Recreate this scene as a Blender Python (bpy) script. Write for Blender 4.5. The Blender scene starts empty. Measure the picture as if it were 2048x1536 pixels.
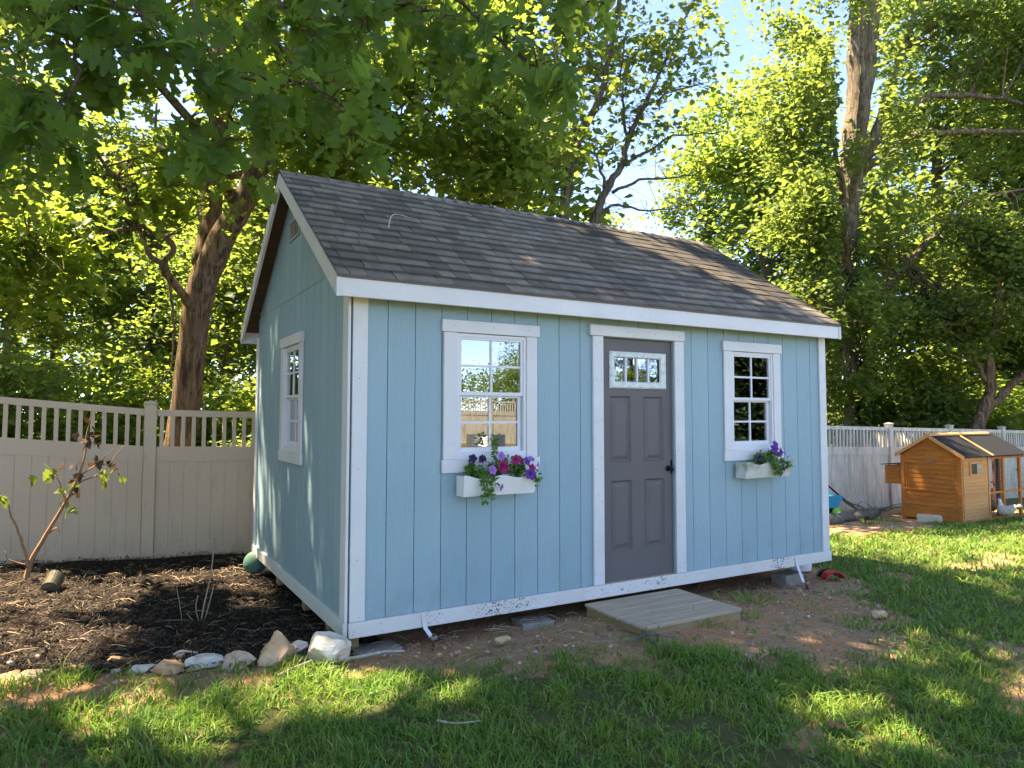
import bpy, math
import numpy as np
from mathutils import Vector, Matrix
PI = math.pi
scene = bpy.context.scene
COL = scene.collection
rng = np.random.default_rng(11)

# ------------------------------------------------------------------ camera
cam_data = bpy.data.cameras.new('camera')
cam = bpy.data.objects.new('camera', cam_data)
COL.objects.link(cam)
scene.camera = cam
yaw, pitch, roll = math.radians(29.656), math.radians(3.136), math.radians(0.088)
CF = Vector((math.sin(yaw)*math.cos(pitch), math.cos(yaw)*math.cos(pitch), math.sin(pitch)))
r0 = Vector((math.cos(yaw), -math.sin(yaw), 0.0))
u0 = r0.cross(CF)
CR = r0*math.cos(roll) + u0*math.sin(roll)
CU = -r0*math.sin(roll) + u0*math.cos(roll)
CAM = Vector((-1.4275, -4.5032, 1.3664))
cam.matrix_world = Matrix(((CR.x, CU.x, -CF.x, CAM.x), (CR.y, CU.y, -CF.y, CAM.y), (CR.z, CU.z, -CF.z, CAM.z), (0, 0, 0, 1)))
cam_data.sensor_width = 36.0
cam_data.lens = 1386.475/2048*36
cam_data.shift_x = 26.76/2048
cam_data.shift_y = -16.74/2048
cam_data.clip_start = 0.05
cam_data.clip_end = 2000

# ------------------------------------------------------------------ sky, sun, exposure
SUN = Vector((-0.36, 0.30, 0.885)).normalized()
world = bpy.data.worlds.new('World')
scene.world = world
world.use_nodes = True
wn = world.node_tree
sky = wn.nodes.new('ShaderNodeTexSky')
sky.sky_type = 'NISHITA'
sky.sun_disc = False
sky.sun_elevation = math.asin(SUN.z)
sky.sun_rotation = math.atan2(SUN.x, SUN.y)
sky.air_density = 0.4
sky.dust_density = 0.0
sky.altitude = 3000
sky.ozone_density = 2.0
wn.links.new(sky.outputs[0], wn.nodes['Background'].inputs[0])
wn.nodes['Background'].inputs[1].default_value = 0.15
sun_data = bpy.data.lights.new('sun', 'SUN')
sun_data.energy = 2.75
sun_data.angle = math.radians(0.53)
sun_data.color = (1.0, 0.93, 0.80)
sun = bpy.data.objects.new('sun', sun_data)
COL.objects.link(sun)
sun.rotation_euler = (-SUN).to_track_quat('-Z', 'Y').to_euler()
sun.location = SUN*60
scene.view_settings.view_transform = 'Standard'
scene.view_settings.look = 'None'
scene.view_settings.exposure = 3.32
scene.view_settings.gamma = 1.0
scene.view_settings.use_white_balance = True      # the camera was balanced for shade
scene.view_settings.white_balance_temperature = 8300

# ------------------------------------------------------------------ helpers: objects
def tag(o, label=None, cat=None, group=None, kind=None):
    if label: o['label'] = label
    if cat: o['category'] = cat
    if group: o['group'] = group
    if kind: o['kind'] = kind
    return o

def thing(name, label, cat, loc=(0, 0, 0), rotz=0.0, group=None):
    o = bpy.data.objects.new(name, None)
    o.empty_display_size = 0.1
    COL.objects.link(o)
    o.location = loc
    o.rotation_euler = (0, 0, rotz)
    return tag(o, label, cat, group)

def link(name, mesh, parent=None, loc=(0, 0, 0), rot=(0, 0, 0), scl=None):
    o = bpy.data.objects.new(name, mesh)
    COL.objects.link(o)
    o.location = loc
    o.rotation_euler = rot
    if scl is not None: o.scale = scl
    if parent is not None: o.parent = parent
    return o

def copy_tree(o, parent=None):
    c = o.copy()
    COL.objects.link(c)
    c.parent = parent
    for ch in o.children: copy_tree(ch, c)
    return c

class MB:
    """collects shapes for ONE mesh; off is subtracted from every vertex"""
    def __init__(self, off=(0, 0, 0)):
        self.v, self.f, self.off = [], [], Vector(off)
    def add(self, vs, fs):
        b = len(self.v)
        self.v += [tuple(Vector(p) - self.off) for p in vs]
        self.f += [tuple(i + b for i in f) for f in fs]
        return self
    def box(self, x0, x1, y0, y1, z0, z1):
        return self.add([(x0,y0,z0),(x1,y0,z0),(x1,y1,z0),(x0,y1,z0),(x0,y0,z1),(x1,y0,z1),(x1,y1,z1),(x0,y1,z1)],
                        [(0,3,2,1),(4,5,6,7),(0,1,5,4),(1,2,6,5),(2,3,7,6),(3,0,4,7)])
    def cbox(self, x0, x1, y0, y1, z0, z1, c=0.003):
        """box with chamfered edges"""
        vs, idx = [], {}
        X, Y, Z = (x0, x1), (y0, y1), (z0, z1)
        c = min(c, abs(x1-x0)*.45, abs(y1-y0)*.45, abs(z1-z0)*.45)
        sg = lambda i: 1 if i == 0 else -1
        for i in (0, 1):
            for j in (0, 1):
                for k in (0, 1):
                    for a in range(3):
                        p = [X[i], Y[j], Z[k]]
                        for b, s in ((0, i), (1, j), (2, k)):
                            if b != a: p[b] += sg(s)*c
                        idx[(i, j, k, a)] = len(vs); vs.append(p)
        fs = []
        for i in (0, 1): fs.append([idx[(i,j,k,0)] for j,k in ((0,0),(1,0),(1,1),(0,1))][::(-1 if i == 0 else 1)])
        for j in (0, 1): fs.append([idx[(i,j,k,1)] for i,k in ((0,0),(1,0),(1,1),(0,1))][::(1 if j == 0 else -1)])
        for k in (0, 1): fs.append([idx[(i,j,k,2)] for i,j in ((0,0),(1,0),(1,1),(0,1))][::(-1 if k == 0 else 1)])
        for i in (0, 1):
            for j in (0, 1): fs.append([idx[(i,j,0,0)], idx[(i,j,1,0)], idx[(i,j,1,1)], idx[(i,j,0,1)]][::(1 if (i+j) % 2 else -1)])
            for k in (0, 1): fs.append([idx[(i,0,k,0)], idx[(i,1,k,0)], idx[(i,1,k,2)], idx[(i,0,k,2)]][::(-1 if (i+k) % 2 else 1)])
        for j in (0, 1):
            for k in (0, 1): fs.append([idx[(0,j,k,1)], idx[(1,j,k,1)], idx[(1,j,k,2)], idx[(0,j,k,2)]][::(1 if (j+k) % 2 else -1)])
        for i in (0, 1):
            for j in (0, 1):
                for k in (0, 1): fs.append([idx[(i,j,k,0)], idx[(i,j,k,1)], idx[(i,j,k,2)]][::(1 if (i+j+k) % 2 else -1)])
        return self.add(vs, fs)
    def prism(self, poly, axis, a, b):
        """extrude a 2D polygon along an axis: x -> poly is (y,z), y -> (x,z), z -> (x,y)"""
        P = {'x': lambda p, t: (t, p[0], p[1]), 'y': lambda p, t: (p[0], t, p[1]), 'z': lambda p, t: (p[0], p[1], t)}[axis]
        n = len(poly)
        vs = [P(p, a) for p in poly] + [P(p, b) for p in poly]
        return self.add(vs, [tuple(range(n))[::-1], tuple(range(n, 2*n))] + [(i, (i+1) % n, n+(i+1) % n, n+i) for i in range(n)])
    def tube(self, path, radii, sides=8, cap=True):
        path = [Vector(p) for p in path]
        n = len(path)
        if not hasattr(radii, '__len__'): radii = [radii]*n
        vs, fs = [], []
        ref = None
        for i, p in enumerate(path):
            d = (path[min(i+1, n-1)] - path[max(i-1, 0)]).normalized()
            if ref is None:
                ref = d.cross(Vector((0, 0, 1)) if abs(d.z) < .9 else Vector((1, 0, 0))).normalized()
            s = (ref - d*ref.dot(d)).normalized(); ref = s
            t = d.cross(s)
            for k in range(sides):
                a = 2*PI*k/sides
                vs.append(p + (s*math.cos(a) + t*math.sin(a))*radii[i])
        for i in range(n-1):
            for k in range(sides):
                k2 = (k+1) % sides
                fs.append((i*sides+k, i*sides+k2, (i+1)*sides+k2, (i+1)*sides+k))
        if cap: fs += [tuple(range(sides))[::-1], tuple(range((n-1)*sides, n*sides))]
        return self.add(vs, fs)
    def lathe(self, prof, c=(0, 0, 0), sides=20):
        """profile of (radius, z) turned round the vertical through c"""
        vs, fs = [], []
        for r, z in prof:
            for k in range(sides):
                a = 2*PI*k/sides
                vs.append((c[0]+r*math.cos(a), c[1]+r*math.sin(a), c[2]+z))
        for i in range(len(prof)-1):
            for k in range(sides):
                k2 = (k+1) % sides
                fs.append((i*sides+k, i*sides+k2, (i+1)*sides+k2, (i+1)*sides+k))
        fs += [tuple(range(sides))[::-1], tuple(range((len(prof)-1)*sides, len(prof)*sides))]
        return self.add(vs, fs)
    def xform(self, m):
        self.v = [tuple(m @ Vector(p)) for p in self.v]; return self
    def mesh(self, name, m, smooth=False):
        me = bpy.data.meshes.new(name)
        me.from_pydata(self.v, [], self.f)
        me.materials.append(m)
        if smooth: me.polygons.foreach_set('use_smooth', [True]*len(me.polygons))
        me.update()
        return me
    def build(self, name, m, parent=None, loc=(0, 0, 0), smooth=False):
        return link(name, self.mesh(name, m, smooth), parent, loc)

def np_mesh(name, V, T, m, rnd=None, smooth=False):
    me = bpy.data.meshes.new(name)
    V = np.ascontiguousarray(V, dtype=np.float32); T = np.ascontiguousarray(T, dtype=np.int32)
    k = T.shape[1]
    me.vertices.add(len(V)); me.vertices.foreach_set('co', V.ravel())
    me.loops.add(T.size); me.loops.foreach_set('vertex_index', T.ravel())
    me.polygons.add(len(T)); me.polygons.foreach_set('loop_start', np.arange(0, T.size, k, dtype=np.int32))
    if smooth: me.polygons.foreach_set('use_smooth', np.ones(len(T), dtype=bool))
    me.materials.append(m)
    if rnd is not None:
        at = me.attributes.new('rnd', 'FLOAT', 'POINT'); at.data.foreach_set('value', np.ascontiguousarray(rnd, dtype=np.float32))
    me.update(calc_edges=True)
    return me

def smooth_path(pts, k=4):
    P = [np.array(p, float) for p in pts]
    P = [2*P[0]-P[1]] + P + [2*P[-1]-P[-2]]
    out = []
    for i in range(1, len(P)-2):
        for j in range(k):
            t = j/k
            out.append(.5*((2*P[i]) + (-P[i-1]+P[i+1])*t + (2*P[i-1]-5*P[i]+4*P[i+1]-P[i+2])*t*t + (-P[i-1]+3*P[i]-3*P[i+1]+P[i+2])*t**3))
    out.append(P[-2])
    return out

_grid = np.random.default_rng(5).random((64, 64))
def vnoise(x, y, s=1.0, o=0.0):
    """smooth value noise in 0..1"""
    x = np.asarray(x, float)*s + o*7.3 + 200; y = np.asarray(y, float)*s + o*3.1 + 200
    i = np.floor(x).astype(int); j = np.floor(y).astype(int)
    fx = x-i; fy = y-j
    fx = fx*fx*(3-2*fx); fy = fy*fy*(3-2*fy)
    g = lambda a, b: _grid[a % 64, b % 64]
    return (g(i, j)*(1-fx)+g(i+1, j)*fx)*(1-fy) + (g(i, j+1)*(1-fx)+g(i+1, j+1)*fx)*fy

# ------------------------------------------------------------------ helpers: materials
def new_mat(name):
    m = bpy.data.materials.new(name); m.use_nodes = True
    nt = m.node_tree
    return m, nt, nt.nodes['Principled BSDF']

def nd(nt, t, **kw):
    n = nt.nodes.new(t)
    for k, v in kw.items(): setattr(n, k, v)
    return n

def rgb(c): return (c[0], c[1], c[2], 1.0)

def mix_rgb(nt, fac, a, b, mode='MIX'):
    n = nd(nt, 'ShaderNodeMixRGB', blend_type=mode)
    for i, v in enumerate((fac, a, b)):
        if isinstance(v, (int, float)): n.inputs[i].default_value = v
        elif isinstance(v, tuple): n.inputs[i].default_value = rgb(v)
        else: nt.links.new(v, n.inputs[i])
    return n.outputs[0]

def noise(nt, vec, scale, detail=5, rough=.55, dist=0.0):
    n = nd(nt, 'ShaderNodeTexNoise')
    n.inputs['Scale'].default_value = scale; n.inputs['Detail'].default_value = detail
    n.inputs['Roughness'].default_value = rough; n.inputs['Distortion'].default_value = dist
    if vec is not None: nt.links.new(vec, n.inputs['Vector'])
    return n.outputs['Fac']

def ramp(nt, val, p0, p1):
    n = nd(nt, 'ShaderNodeMapRange', clamp=True)
    n.inputs['From Min'].default_value = p0; n.inputs['From Max'].default_value = p1
    nt.links.new(val, n.inputs['Value'])
    return n.outputs[0]

def math_n(nt, op, a, b=0.0):
    n = nd(nt, 'ShaderNodeMath', operation=op)
    for i, v in enumerate((a, b)):
        if isinstance(v, (int, float)): n.inputs[i].default_value = v
        else: nt.links.new(v, n.inputs[i])
    return n.outputs[0]

def coords(nt, kind='pos', stretch=(1, 1, 1)):
    if kind == 'pos': src = nd(nt, 'ShaderNodeNewGeometry').outputs['Position']
    else: src = nd(nt, 'ShaderNodeTexCoord').outputs['Object']
    if kind == 'objr':   # object space, shifted for every object
        oi = nd(nt, 'ShaderNodeObjectInfo')
        sh = nd(nt, 'ShaderNodeVectorMath', operation='SCALE'); sh.inputs[0].default_value = (37, 53, 71)
        nt.links.new(oi.outputs['Random'], sh.inputs['Scale'])
        ad = nd(nt, 'ShaderNodeVectorMath', operation='ADD')
        nt.links.new(src, ad.inputs[0]); nt.links.new(sh.outputs[0], ad.inputs[1]); src = ad.outputs[0]
    mp = nd(nt, 'ShaderNodeMapping'); mp.inputs['Scale'].default_value = stretch
    nt.links.new(src, mp.inputs['Vector'])
    return mp.outputs[0]

def M(name, c1, c2=None, scale=8, stretch=(1, 1, 1), rough=.7, bump=0.0, bscale=None, bstretch=None, spec=.3, kind='pos',
      rand=0.0, metal=0.0, dirt=None, dirt_scale=5, dirt_lo=.55, dirt_hi=.75, bdist=.01):
    """base colour drifting from c1 to c2, optional grime colour, relief and per-object brightness"""
    m, nt, b = new_mat(name)
    v = coords(nt, kind, stretch)
    col = mix_rgb(nt, ramp(nt, noise(nt, v, scale), .32, .68), c1, c2 or c1)
    if dirt:
        v2 = coords(nt, kind)
        col = mix_rgb(nt, ramp(nt, noise(nt, v2, dirt_scale, 8, .7), dirt_lo, dirt_hi), col, dirt)
    if rand:
        oi = nd(nt, 'ShaderNodeObjectInfo')
        k = math_n(nt, 'ADD', math_n(nt, 'MULTIPLY', oi.outputs['Random'], 2*rand), 1-rand)
        g = nd(nt, 'ShaderNodeCombineXYZ')
        for i in range(3): nt.links.new(k, g.inputs[i])
        col = mix_rgb(nt, 1.0, col, g.outputs[0], 'MULTIPLY')
    nt.links.new(col, b.inputs['Base Color'])
    b.inputs['Roughness'].default_value = rough
    b.inputs['Specular IOR Level'].default_value = spec
    b.inputs['Metallic'].default_value = metal
    if bump:
        bv = coords(nt, kind, bstretch or stretch)
        bn = nd(nt, 'ShaderNodeBump'); bn.inputs['Strength'].default_value = bump; bn.inputs['Distance'].default_value = bdist
        nt.links.new(noise(nt, bv, bscale or scale*3, 8, .65), bn.inputs['Height'])
        nt.links.new(bn.outputs[0], b.inputs['Normal'])
    return m

def leaf_mat(name, c1, c2, tr, fac=.45, rough=.5, obj_rand=False, spec=.25):
    m, nt, b = new_mat(name)
    if obj_rand: r = nd(nt, 'ShaderNodeObjectInfo').outputs['Random']
    else: r = nd(nt, 'ShaderNodeAttribute', attribute_name='rnd').outputs['Fac']
    col = mix_rgb(nt, r, c1, c2)
    nt.links.new(col, b.inputs['Base Color'])
    b.inputs['Roughness'].default_value = rough
    b.inputs['Specular IOR Level'].default_value = spec
    t = nd(nt, 'ShaderNodeBsdfTranslucent')
    nt.links.new(mix_rgb(nt, r, tr, tuple(min(1, x*1.25) for x in tr)), t.inputs['Color'])
    mx = nd(nt, 'ShaderNodeMixShader'); mx.inputs[0].default_value = fac
    nt.links.new(b.outputs[0], mx.inputs[1]); nt.links.new(t.outputs[0], mx.inputs[2])
    nt.links.new(mx.outputs[0], nt.nodes['Material Output'].inputs['Surface'])
    return m

def bark_mat(name, c1, c2, s=1.0):
    m, nt, b = new_mat(name)
    v = coords(nt, 'pos', (1, 1, .14))
    n1 = noise(nt, v, 17*s, 9, .78, .3)
    col = mix_rgb(nt, ramp(nt, n1, .42, .58), c1, c2)
    col = mix_rgb(nt, ramp(nt, noise(nt, coords(nt, 'pos'), 2.2, 4), .5, .75), col, tuple(x*.62 + .01 for x in c2))
    nt.links.new(col, b.inputs['Base Color'])
    b.inputs['Roughness'].default_value = .95; b.inputs['Specular IOR Level'].default_value = .1
    bn = nd(nt, 'ShaderNodeBump'); bn.inputs['Strength'].default_value = 1.0; bn.inputs['Distance'].default_value = .10
    nt.links.new(n1, bn.inputs['Height']); nt.links.new(bn.outputs[0], b.inputs['Normal'])
    return m

def trim_mat(name, base, wear):
    """white painted wood trim: embossed grain, small dark chips that crowd where the paint has failed"""
    m, nt, b = new_mat(name)
    g = coords(nt, 'pos', (.5, 3, 5))
    col = mix_rgb(nt, ramp(nt, noise(nt, coords(nt, 'pos'), 3.0, 6), .35, .7), base, tuple(x*.9 for x in base))
    chips = noise(nt, coords(nt, 'pos', (.55, 1, 1)), 95, 3, .6)
    zone = noise(nt, coords(nt, 'pos', (1, .1, .1)), 1.35, 2)
    th = math_n(nt, 'ADD', chips, math_n(nt, 'MULTIPLY', ramp(nt, zone, .46, .68), wear))
    col = mix_rgb(nt, ramp(nt, th, .70, .73), col, (.10, .085, .07))
    nt.links.new(col, b.inputs['Base Color'])
    b.inputs['Roughness'].default_value = .55
    bn = nd(nt, 'ShaderNodeBump'); bn.inputs['Strength'].default_value = .25; bn.inputs['Distance'].default_value = .006
    nt.links.new(noise(nt, g, 30, 6, .6, 1.2), bn.inputs['Height']); nt.links.new(bn.outputs[0], b.inputs['Normal'])
    return m

def siding_mat(name):
    m, nt, b = new_mat(name)
    grain = noise(nt, coords(nt, 'objr', (9, 9, 1.6)), 7, 6, .6, 1.8)
    tone = math_n(nt, 'ADD', ramp(nt, noise(nt, coords(nt, 'pos', (1.6, 1.6, .25)), 1.6, 6, .65), .3, .7), math_n(nt, 'MULTIPLY', math_n(nt, 'SUBTRACT', nd(nt, 'ShaderNodeObjectInfo').outputs['Random'], .5), .7))
    col = mix_rgb(nt, ramp(nt, tone, -.2, 1.2), (.250, .380, .425), (.305, .435, .472))
    col = mix_rgb(nt, ramp(nt, grain, .6, .8), col, (.212, .325, .368))
    # splash-back grime above the ground
    z = nd(nt, 'ShaderNodeSeparateXYZ'); nt.links.new(coords(nt, 'pos'), z.inputs[0])
    low = math_n(nt, 'MULTIPLY', ramp(nt, z.outputs[2], .45, .0), ramp(nt, noise(nt, coords(nt, 'pos'), 5, 6, .7), .45, .8))
    col = mix_rgb(nt, math_n(nt, 'MULTIPLY', low, .45), col, (.22, .22, .15))
    nt.links.new(col, b.inputs['Base Color'])
    b.inputs['Roughness'].default_value = .6; b.inputs['Specular IOR Level'].default_value = .25
    bn = nd(nt, 'ShaderNodeBump'); bn.inputs['Strength'].default_value = .8; bn.inputs['Distance'].default_value = .008
    nt.links.new(grain, bn.inputs['Height']); nt.links.new(bn.outputs[0], b.inputs['Normal'])
    return m

def glass_mat(name, refl):
    m, nt, b = new_mat(name)
    nt.nodes.remove(b)
    tr = nd(nt, 'ShaderNodeBsdfTransparent'); tr.inputs[0].default_value = (.75, .8, .78, 1)
    gl = nd(nt, 'ShaderNodeBsdfGlossy'); gl.inputs['Roughness'].default_value = 0.0; gl.inputs['Color'].default_value = (.95, .97, 1, 1)
    fr = nd(nt, 'ShaderNodeFresnel'); fr.inputs[0].default_value = 1.5
    f = math_n(nt, 'ADD', fr.outputs[0], refl)
    bn = nd(nt, 'ShaderNodeBump'); bn.inputs['Strength'].default_value = .02; bn.inputs['Distance'].default_value = .01
    nt.links.new(noise(nt, coords(nt, 'pos'), 2.5, 1), bn.inputs['Height']); nt.links.new(bn.outputs[0], gl.inputs['Normal'])
    mx = nd(nt, 'ShaderNodeMixShader')
    nt.links.new(f, mx.inputs[0]); nt.links.new(tr.outputs[0], mx.inputs[1]); nt.links.new(gl.outputs[0], mx.inputs[2])
    nt.links.new(mx.outputs[0], nt.nodes['Material Output'].inputs['Surface'])
    return m

def vinyl_mat(name):
    m, nt, b = new_mat(name)
    col = mix_rgb(nt, ramp(nt, noise(nt, coords(nt, 'pos'), 1.1, 5), .3, .7), (.58, .41, .262), (.63, .455, .30))
    # algae stains, worse towards the far right end
    x = nd(nt, 'ShaderNodeSeparateXYZ'); nt.links.new(coords(nt, 'pos'), x.inputs[0])
    far = ramp(nt, x.outputs[0], 3.0, 12.0)
    st = noise(nt, coords(nt, 'pos', (3, 1, .6)), 3.2, 9, .75)
    k = math_n(nt, 'ADD', st, math_n(nt, 'MULTIPLY', far, .16))
    col = mix_rgb(nt, math_n(nt, 'MULTIPLY', far, .8), col, (.60, .56, .50))
    col = mix_rgb(nt, math_n(nt, 'MULTIPLY', ramp(nt, k, .57, .78), .75), col, (.27, .27, .21))
    splash = math_n(nt, 'MULTIPLY', ramp(nt, x.outputs[2], .12, -.30), ramp(nt, noise(nt, coords(nt, 'pos', (1, 1, .5)), 9, 7, .75), .42, .7))
    col = mix_rgb(nt, math_n(nt, 'MULTIPLY', splash, .6), col, (.30, .22, .13))
    nt.links.new(col, b.inputs['Base Color'])
    b.inputs['Roughness'].default_value = .5
    return m

MT = {}
MT['siding'] = siding_mat('painted_siding')
MT['trim'] = trim_mat('white_trim', (.68, .665, .655), .0)
MT['worn_trim'] = trim_mat('worn_white_trim', (.68, .655, .62), .20)
MT['vinyl_frame'] = M('window_vinyl', (.68, .67, .68), rough=.4)
MT['glass'] = glass_mat('window_glass', .24)
MT['interior'] = M('shed_interior', (.08, .06, .04), (.11, .08, .055), 3, (1, 1, .2))
MT['soffit'] = M('soffit_wood', (.075, .045, .028), (.12, .07, .04), 6, (.3, 3, 3), bump=.3)
MT['door'] = M('taupe_door_paint', (.124, .108, .108), (.138, .120, .118), 2.5, rough=.5, bump=.08, bscale=60, bstretch=(3, 3, .4))
MT['door_frame_lite'] = M('door_lite_frame', (.74, .78, .76), (.5, .56, .5), 26, (1, 1, 1), rough=.55, bump=.3, bscale=40)
MT['black_metal'] = M('black_metal', (.015, .015, .016), rough=.35, metal=.6)
MT['galv'] = M('galvanised_metal', (.5, .51, .52), (.4, .41, .42), 12, rough=.35, metal=.9)
MT['drip'] = M('drip_edge', (.10, .095, .09), rough=.5)
MT['vinyl'] = vinyl_mat('almond_vinyl')
MT['lumber'] = M('weathered_lumber', (.36, .27, .18), (.50, .39, .275), 5, (.5, 7, 7), rough=.85, bump=.4, dirt=(.20, .15, .10), dirt_lo=.6, dirt_hi=.85)
MT['treated'] = M('treated_lumber', (.26, .18, .085), (.36, .26, .13), 5, (1, 1, 4), rough=.85, bump=.3)
MT['concrete'] = M('concrete_block', (.22, .19, .155), (.30, .265, .22), 14, rough=.95, bump=.5, dirt=(.18, .14, .1))

def shingle_mat():
    m, nt, b = new_mat('asphalt_shingle')
    oi = nd(nt, 'ShaderNodeObjectInfo')
    tc = coords(nt, 'objr')
    tone = math_n(nt, 'FRACT', math_n(nt, 'ADD', oi.outputs['Random'], nd(nt, 'ShaderNodeAttribute', attribute_name='rnd').outputs['Fac']))
    base = mix_rgb(nt, ramp(nt, tone, .15, .85), (.135, .108, .084), (.265, .216, .17))
    gr = noise(nt, tc, 420, 2, .8)
    col = mix_rgb(nt, math_n(nt, 'MULTIPLY', ramp(nt, gr, .35, .7), .25), base, (.30, .27, .24))
    col = mix_rgb(nt, ramp(nt, noise(nt, tc, 300, 2, .8), .62, .75), col, (.022, .02, .018))
    col = mix_rgb(nt, ramp(nt, noise(nt, tc, 9, 4), .35, .7), col, mix_rgb(nt, .5, col, (.075, .066, .06)))
    # the dark band of granules printed along the head of each tab
    ob = nd(nt, 'ShaderNodeTexCoord'); s = nd(nt, 'ShaderNodeSeparateXYZ'); nt.links.new(ob.outputs['Object'], s.inputs[0])
    wob = math_n(nt, 'ADD', s.outputs[1], math_n(nt, 'MULTIPLY', noise(nt, tc, 40, 3), .03))
    col = mix_rgb(nt, math_n(nt, 'MULTIPLY', ramp(nt, wob, .085, .13), .75), col, (.028, .026, .024))
    nt.links.new(col, b.inputs['Base Color'])
    b.inputs['Roughness'].default_value = .95; b.inputs['Specular IOR Level'].default_value = .15
    bn = nd(nt, 'ShaderNodeBump'); bn.inputs['Strength'].default_value = .7; bn.inputs['Distance'].default_value = .003
    nt.links.new(gr, bn.inputs['Height']); nt.links.new(bn.outputs[0], b.inputs['Normal'])
    return m
MT['shingle'] = shingle_mat()

# ================================================================== THE SETTING: ground
def gz(x, y):
    x = np.asarray(x, float); y = np.asarray(y, float)
    z = -.2 - .0225*np.clip(x, -8, 32) - .03*np.clip(y, 0, 14)
    z = z + .05*np.clip(-.95-x, 0, 4)*np.clip((y+.5)/2, 0, 1)
    z = z + .038*np.clip(-3-y, 0, 22) + .085*np.exp(-((x-2.3)**2+(y+.9)**2)/1.2)
    return z
def G1(x, y): return float(gz(x, y))

def poly_sd(px, py, poly):
    """signed distance, negative inside"""
    px = np.asarray(px, float); py = np.asarray(py, float)
    d = np.full(px.shape, 1e9); ins = np.zeros(px.shape, bool)
    n = len(poly)
    for i in range(n):
        ax, ay = poly[i]; bx, by = poly[(i+1) % n]
        ex, ey = bx-ax, by-ay
        t = np.clip(((px-ax)*ex+(py-ay)*ey)/(ex*ex+ey*ey), 0, 1)
        d = np.minimum(d, np.hypot(px-ax-t*ex, py-ay-t*ey))
        c = ((ay > py) != (by > py)) & (px < (bx-ax)*(py-ay)/((by-ay) if by != ay else 1e-9)+ax)
        ins ^= c
    return np.where(ins, -d, d)

MULCH = [(-9, .75), (-1.95, .36), (-1.5, .33), (-1.2, .2), (-.9, .06), (-.5, .0), (-.2, -.1), (.1, -.02), (.3, .3), (.3, 4.4), (-9, 4.4)]
DIRT = [(-2.6, -.12), (-1.6, -.2), (-1.0, -.32), (-.5, -.38), (-.1, -.42), (.39, -.52), (.88, -.62), (1.22, -.70), (1.42, -.92), (1.71, -1.2), (2.17, -1.3), (2.31, -1.52), (2.25, -1.9), (2.7, -1.95),
        (3.55, -1.68), (4.22, -1.18), (4.8, -.56), (5.6, .2), (5.5, 1.2), (5.2, 4.4), (.1, 4.4), (-.1, .05), (-2.6, .3)]
BARE = [(7.6, 2.6), (8.6, 1.9), (9.6, 1.75), (10.6, 2.05), (11.8, 2.25), (15, 2.3), (15, 4.5), (5.2, 4.5), (5.4, 2.6)]
def masks(x, y):
    nz = (vnoise(x, y, 3.1)-.5)*.34 + (vnoise(x, y, 9.0, 1)-.5)*.22
    ss = lambda d, w: np.clip(.5-d/w, 0, 1)
    mu = ss(poly_sd(x, y, MULCH)+nz*.25, .10)
    di = np.maximum(ss(poly_sd(x, y, DIRT)+nz*1.5, .45), ss(poly_sd(x, y, BARE)+nz*1.6, .4))
    # worn wheel tracks and thin spots in the lawn
    def seg(ax, ay, bx, by, r):
        t = np.clip(((x-ax)*(bx-ax)+(y-ay)*(by-ay))/((bx-ax)**2+(by-ay)**2), 0, 1)
        return np.hypot(x-ax-t*(bx-ax), y-ay-t*(by-ay)) - r
    di = np.maximum(di, .9*ss(seg(2.15, -1.75, 1.55, -2.3, .06)+nz*.5, .16))
    di = np.maximum(di, .9*ss(seg(2.75, -1.9, 2.05, -2.45, .05)+nz*.5, .16))
    thin = np.clip((vnoise(x, y, 1.7, 3)-.68)*4, 0, .7)
    left = np.clip((-.1-x)*1.0, 0, 1)*np.clip((y+1.0)/.7, 0, 1)*.75
    di = np.maximum(di, np.maximum(thin, left*(.4+.6*vnoise(x, y, 5, 4))))
    wood = np.clip((y-4.4)/.5, 0, 1)
    return mu, di, wood

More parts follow.
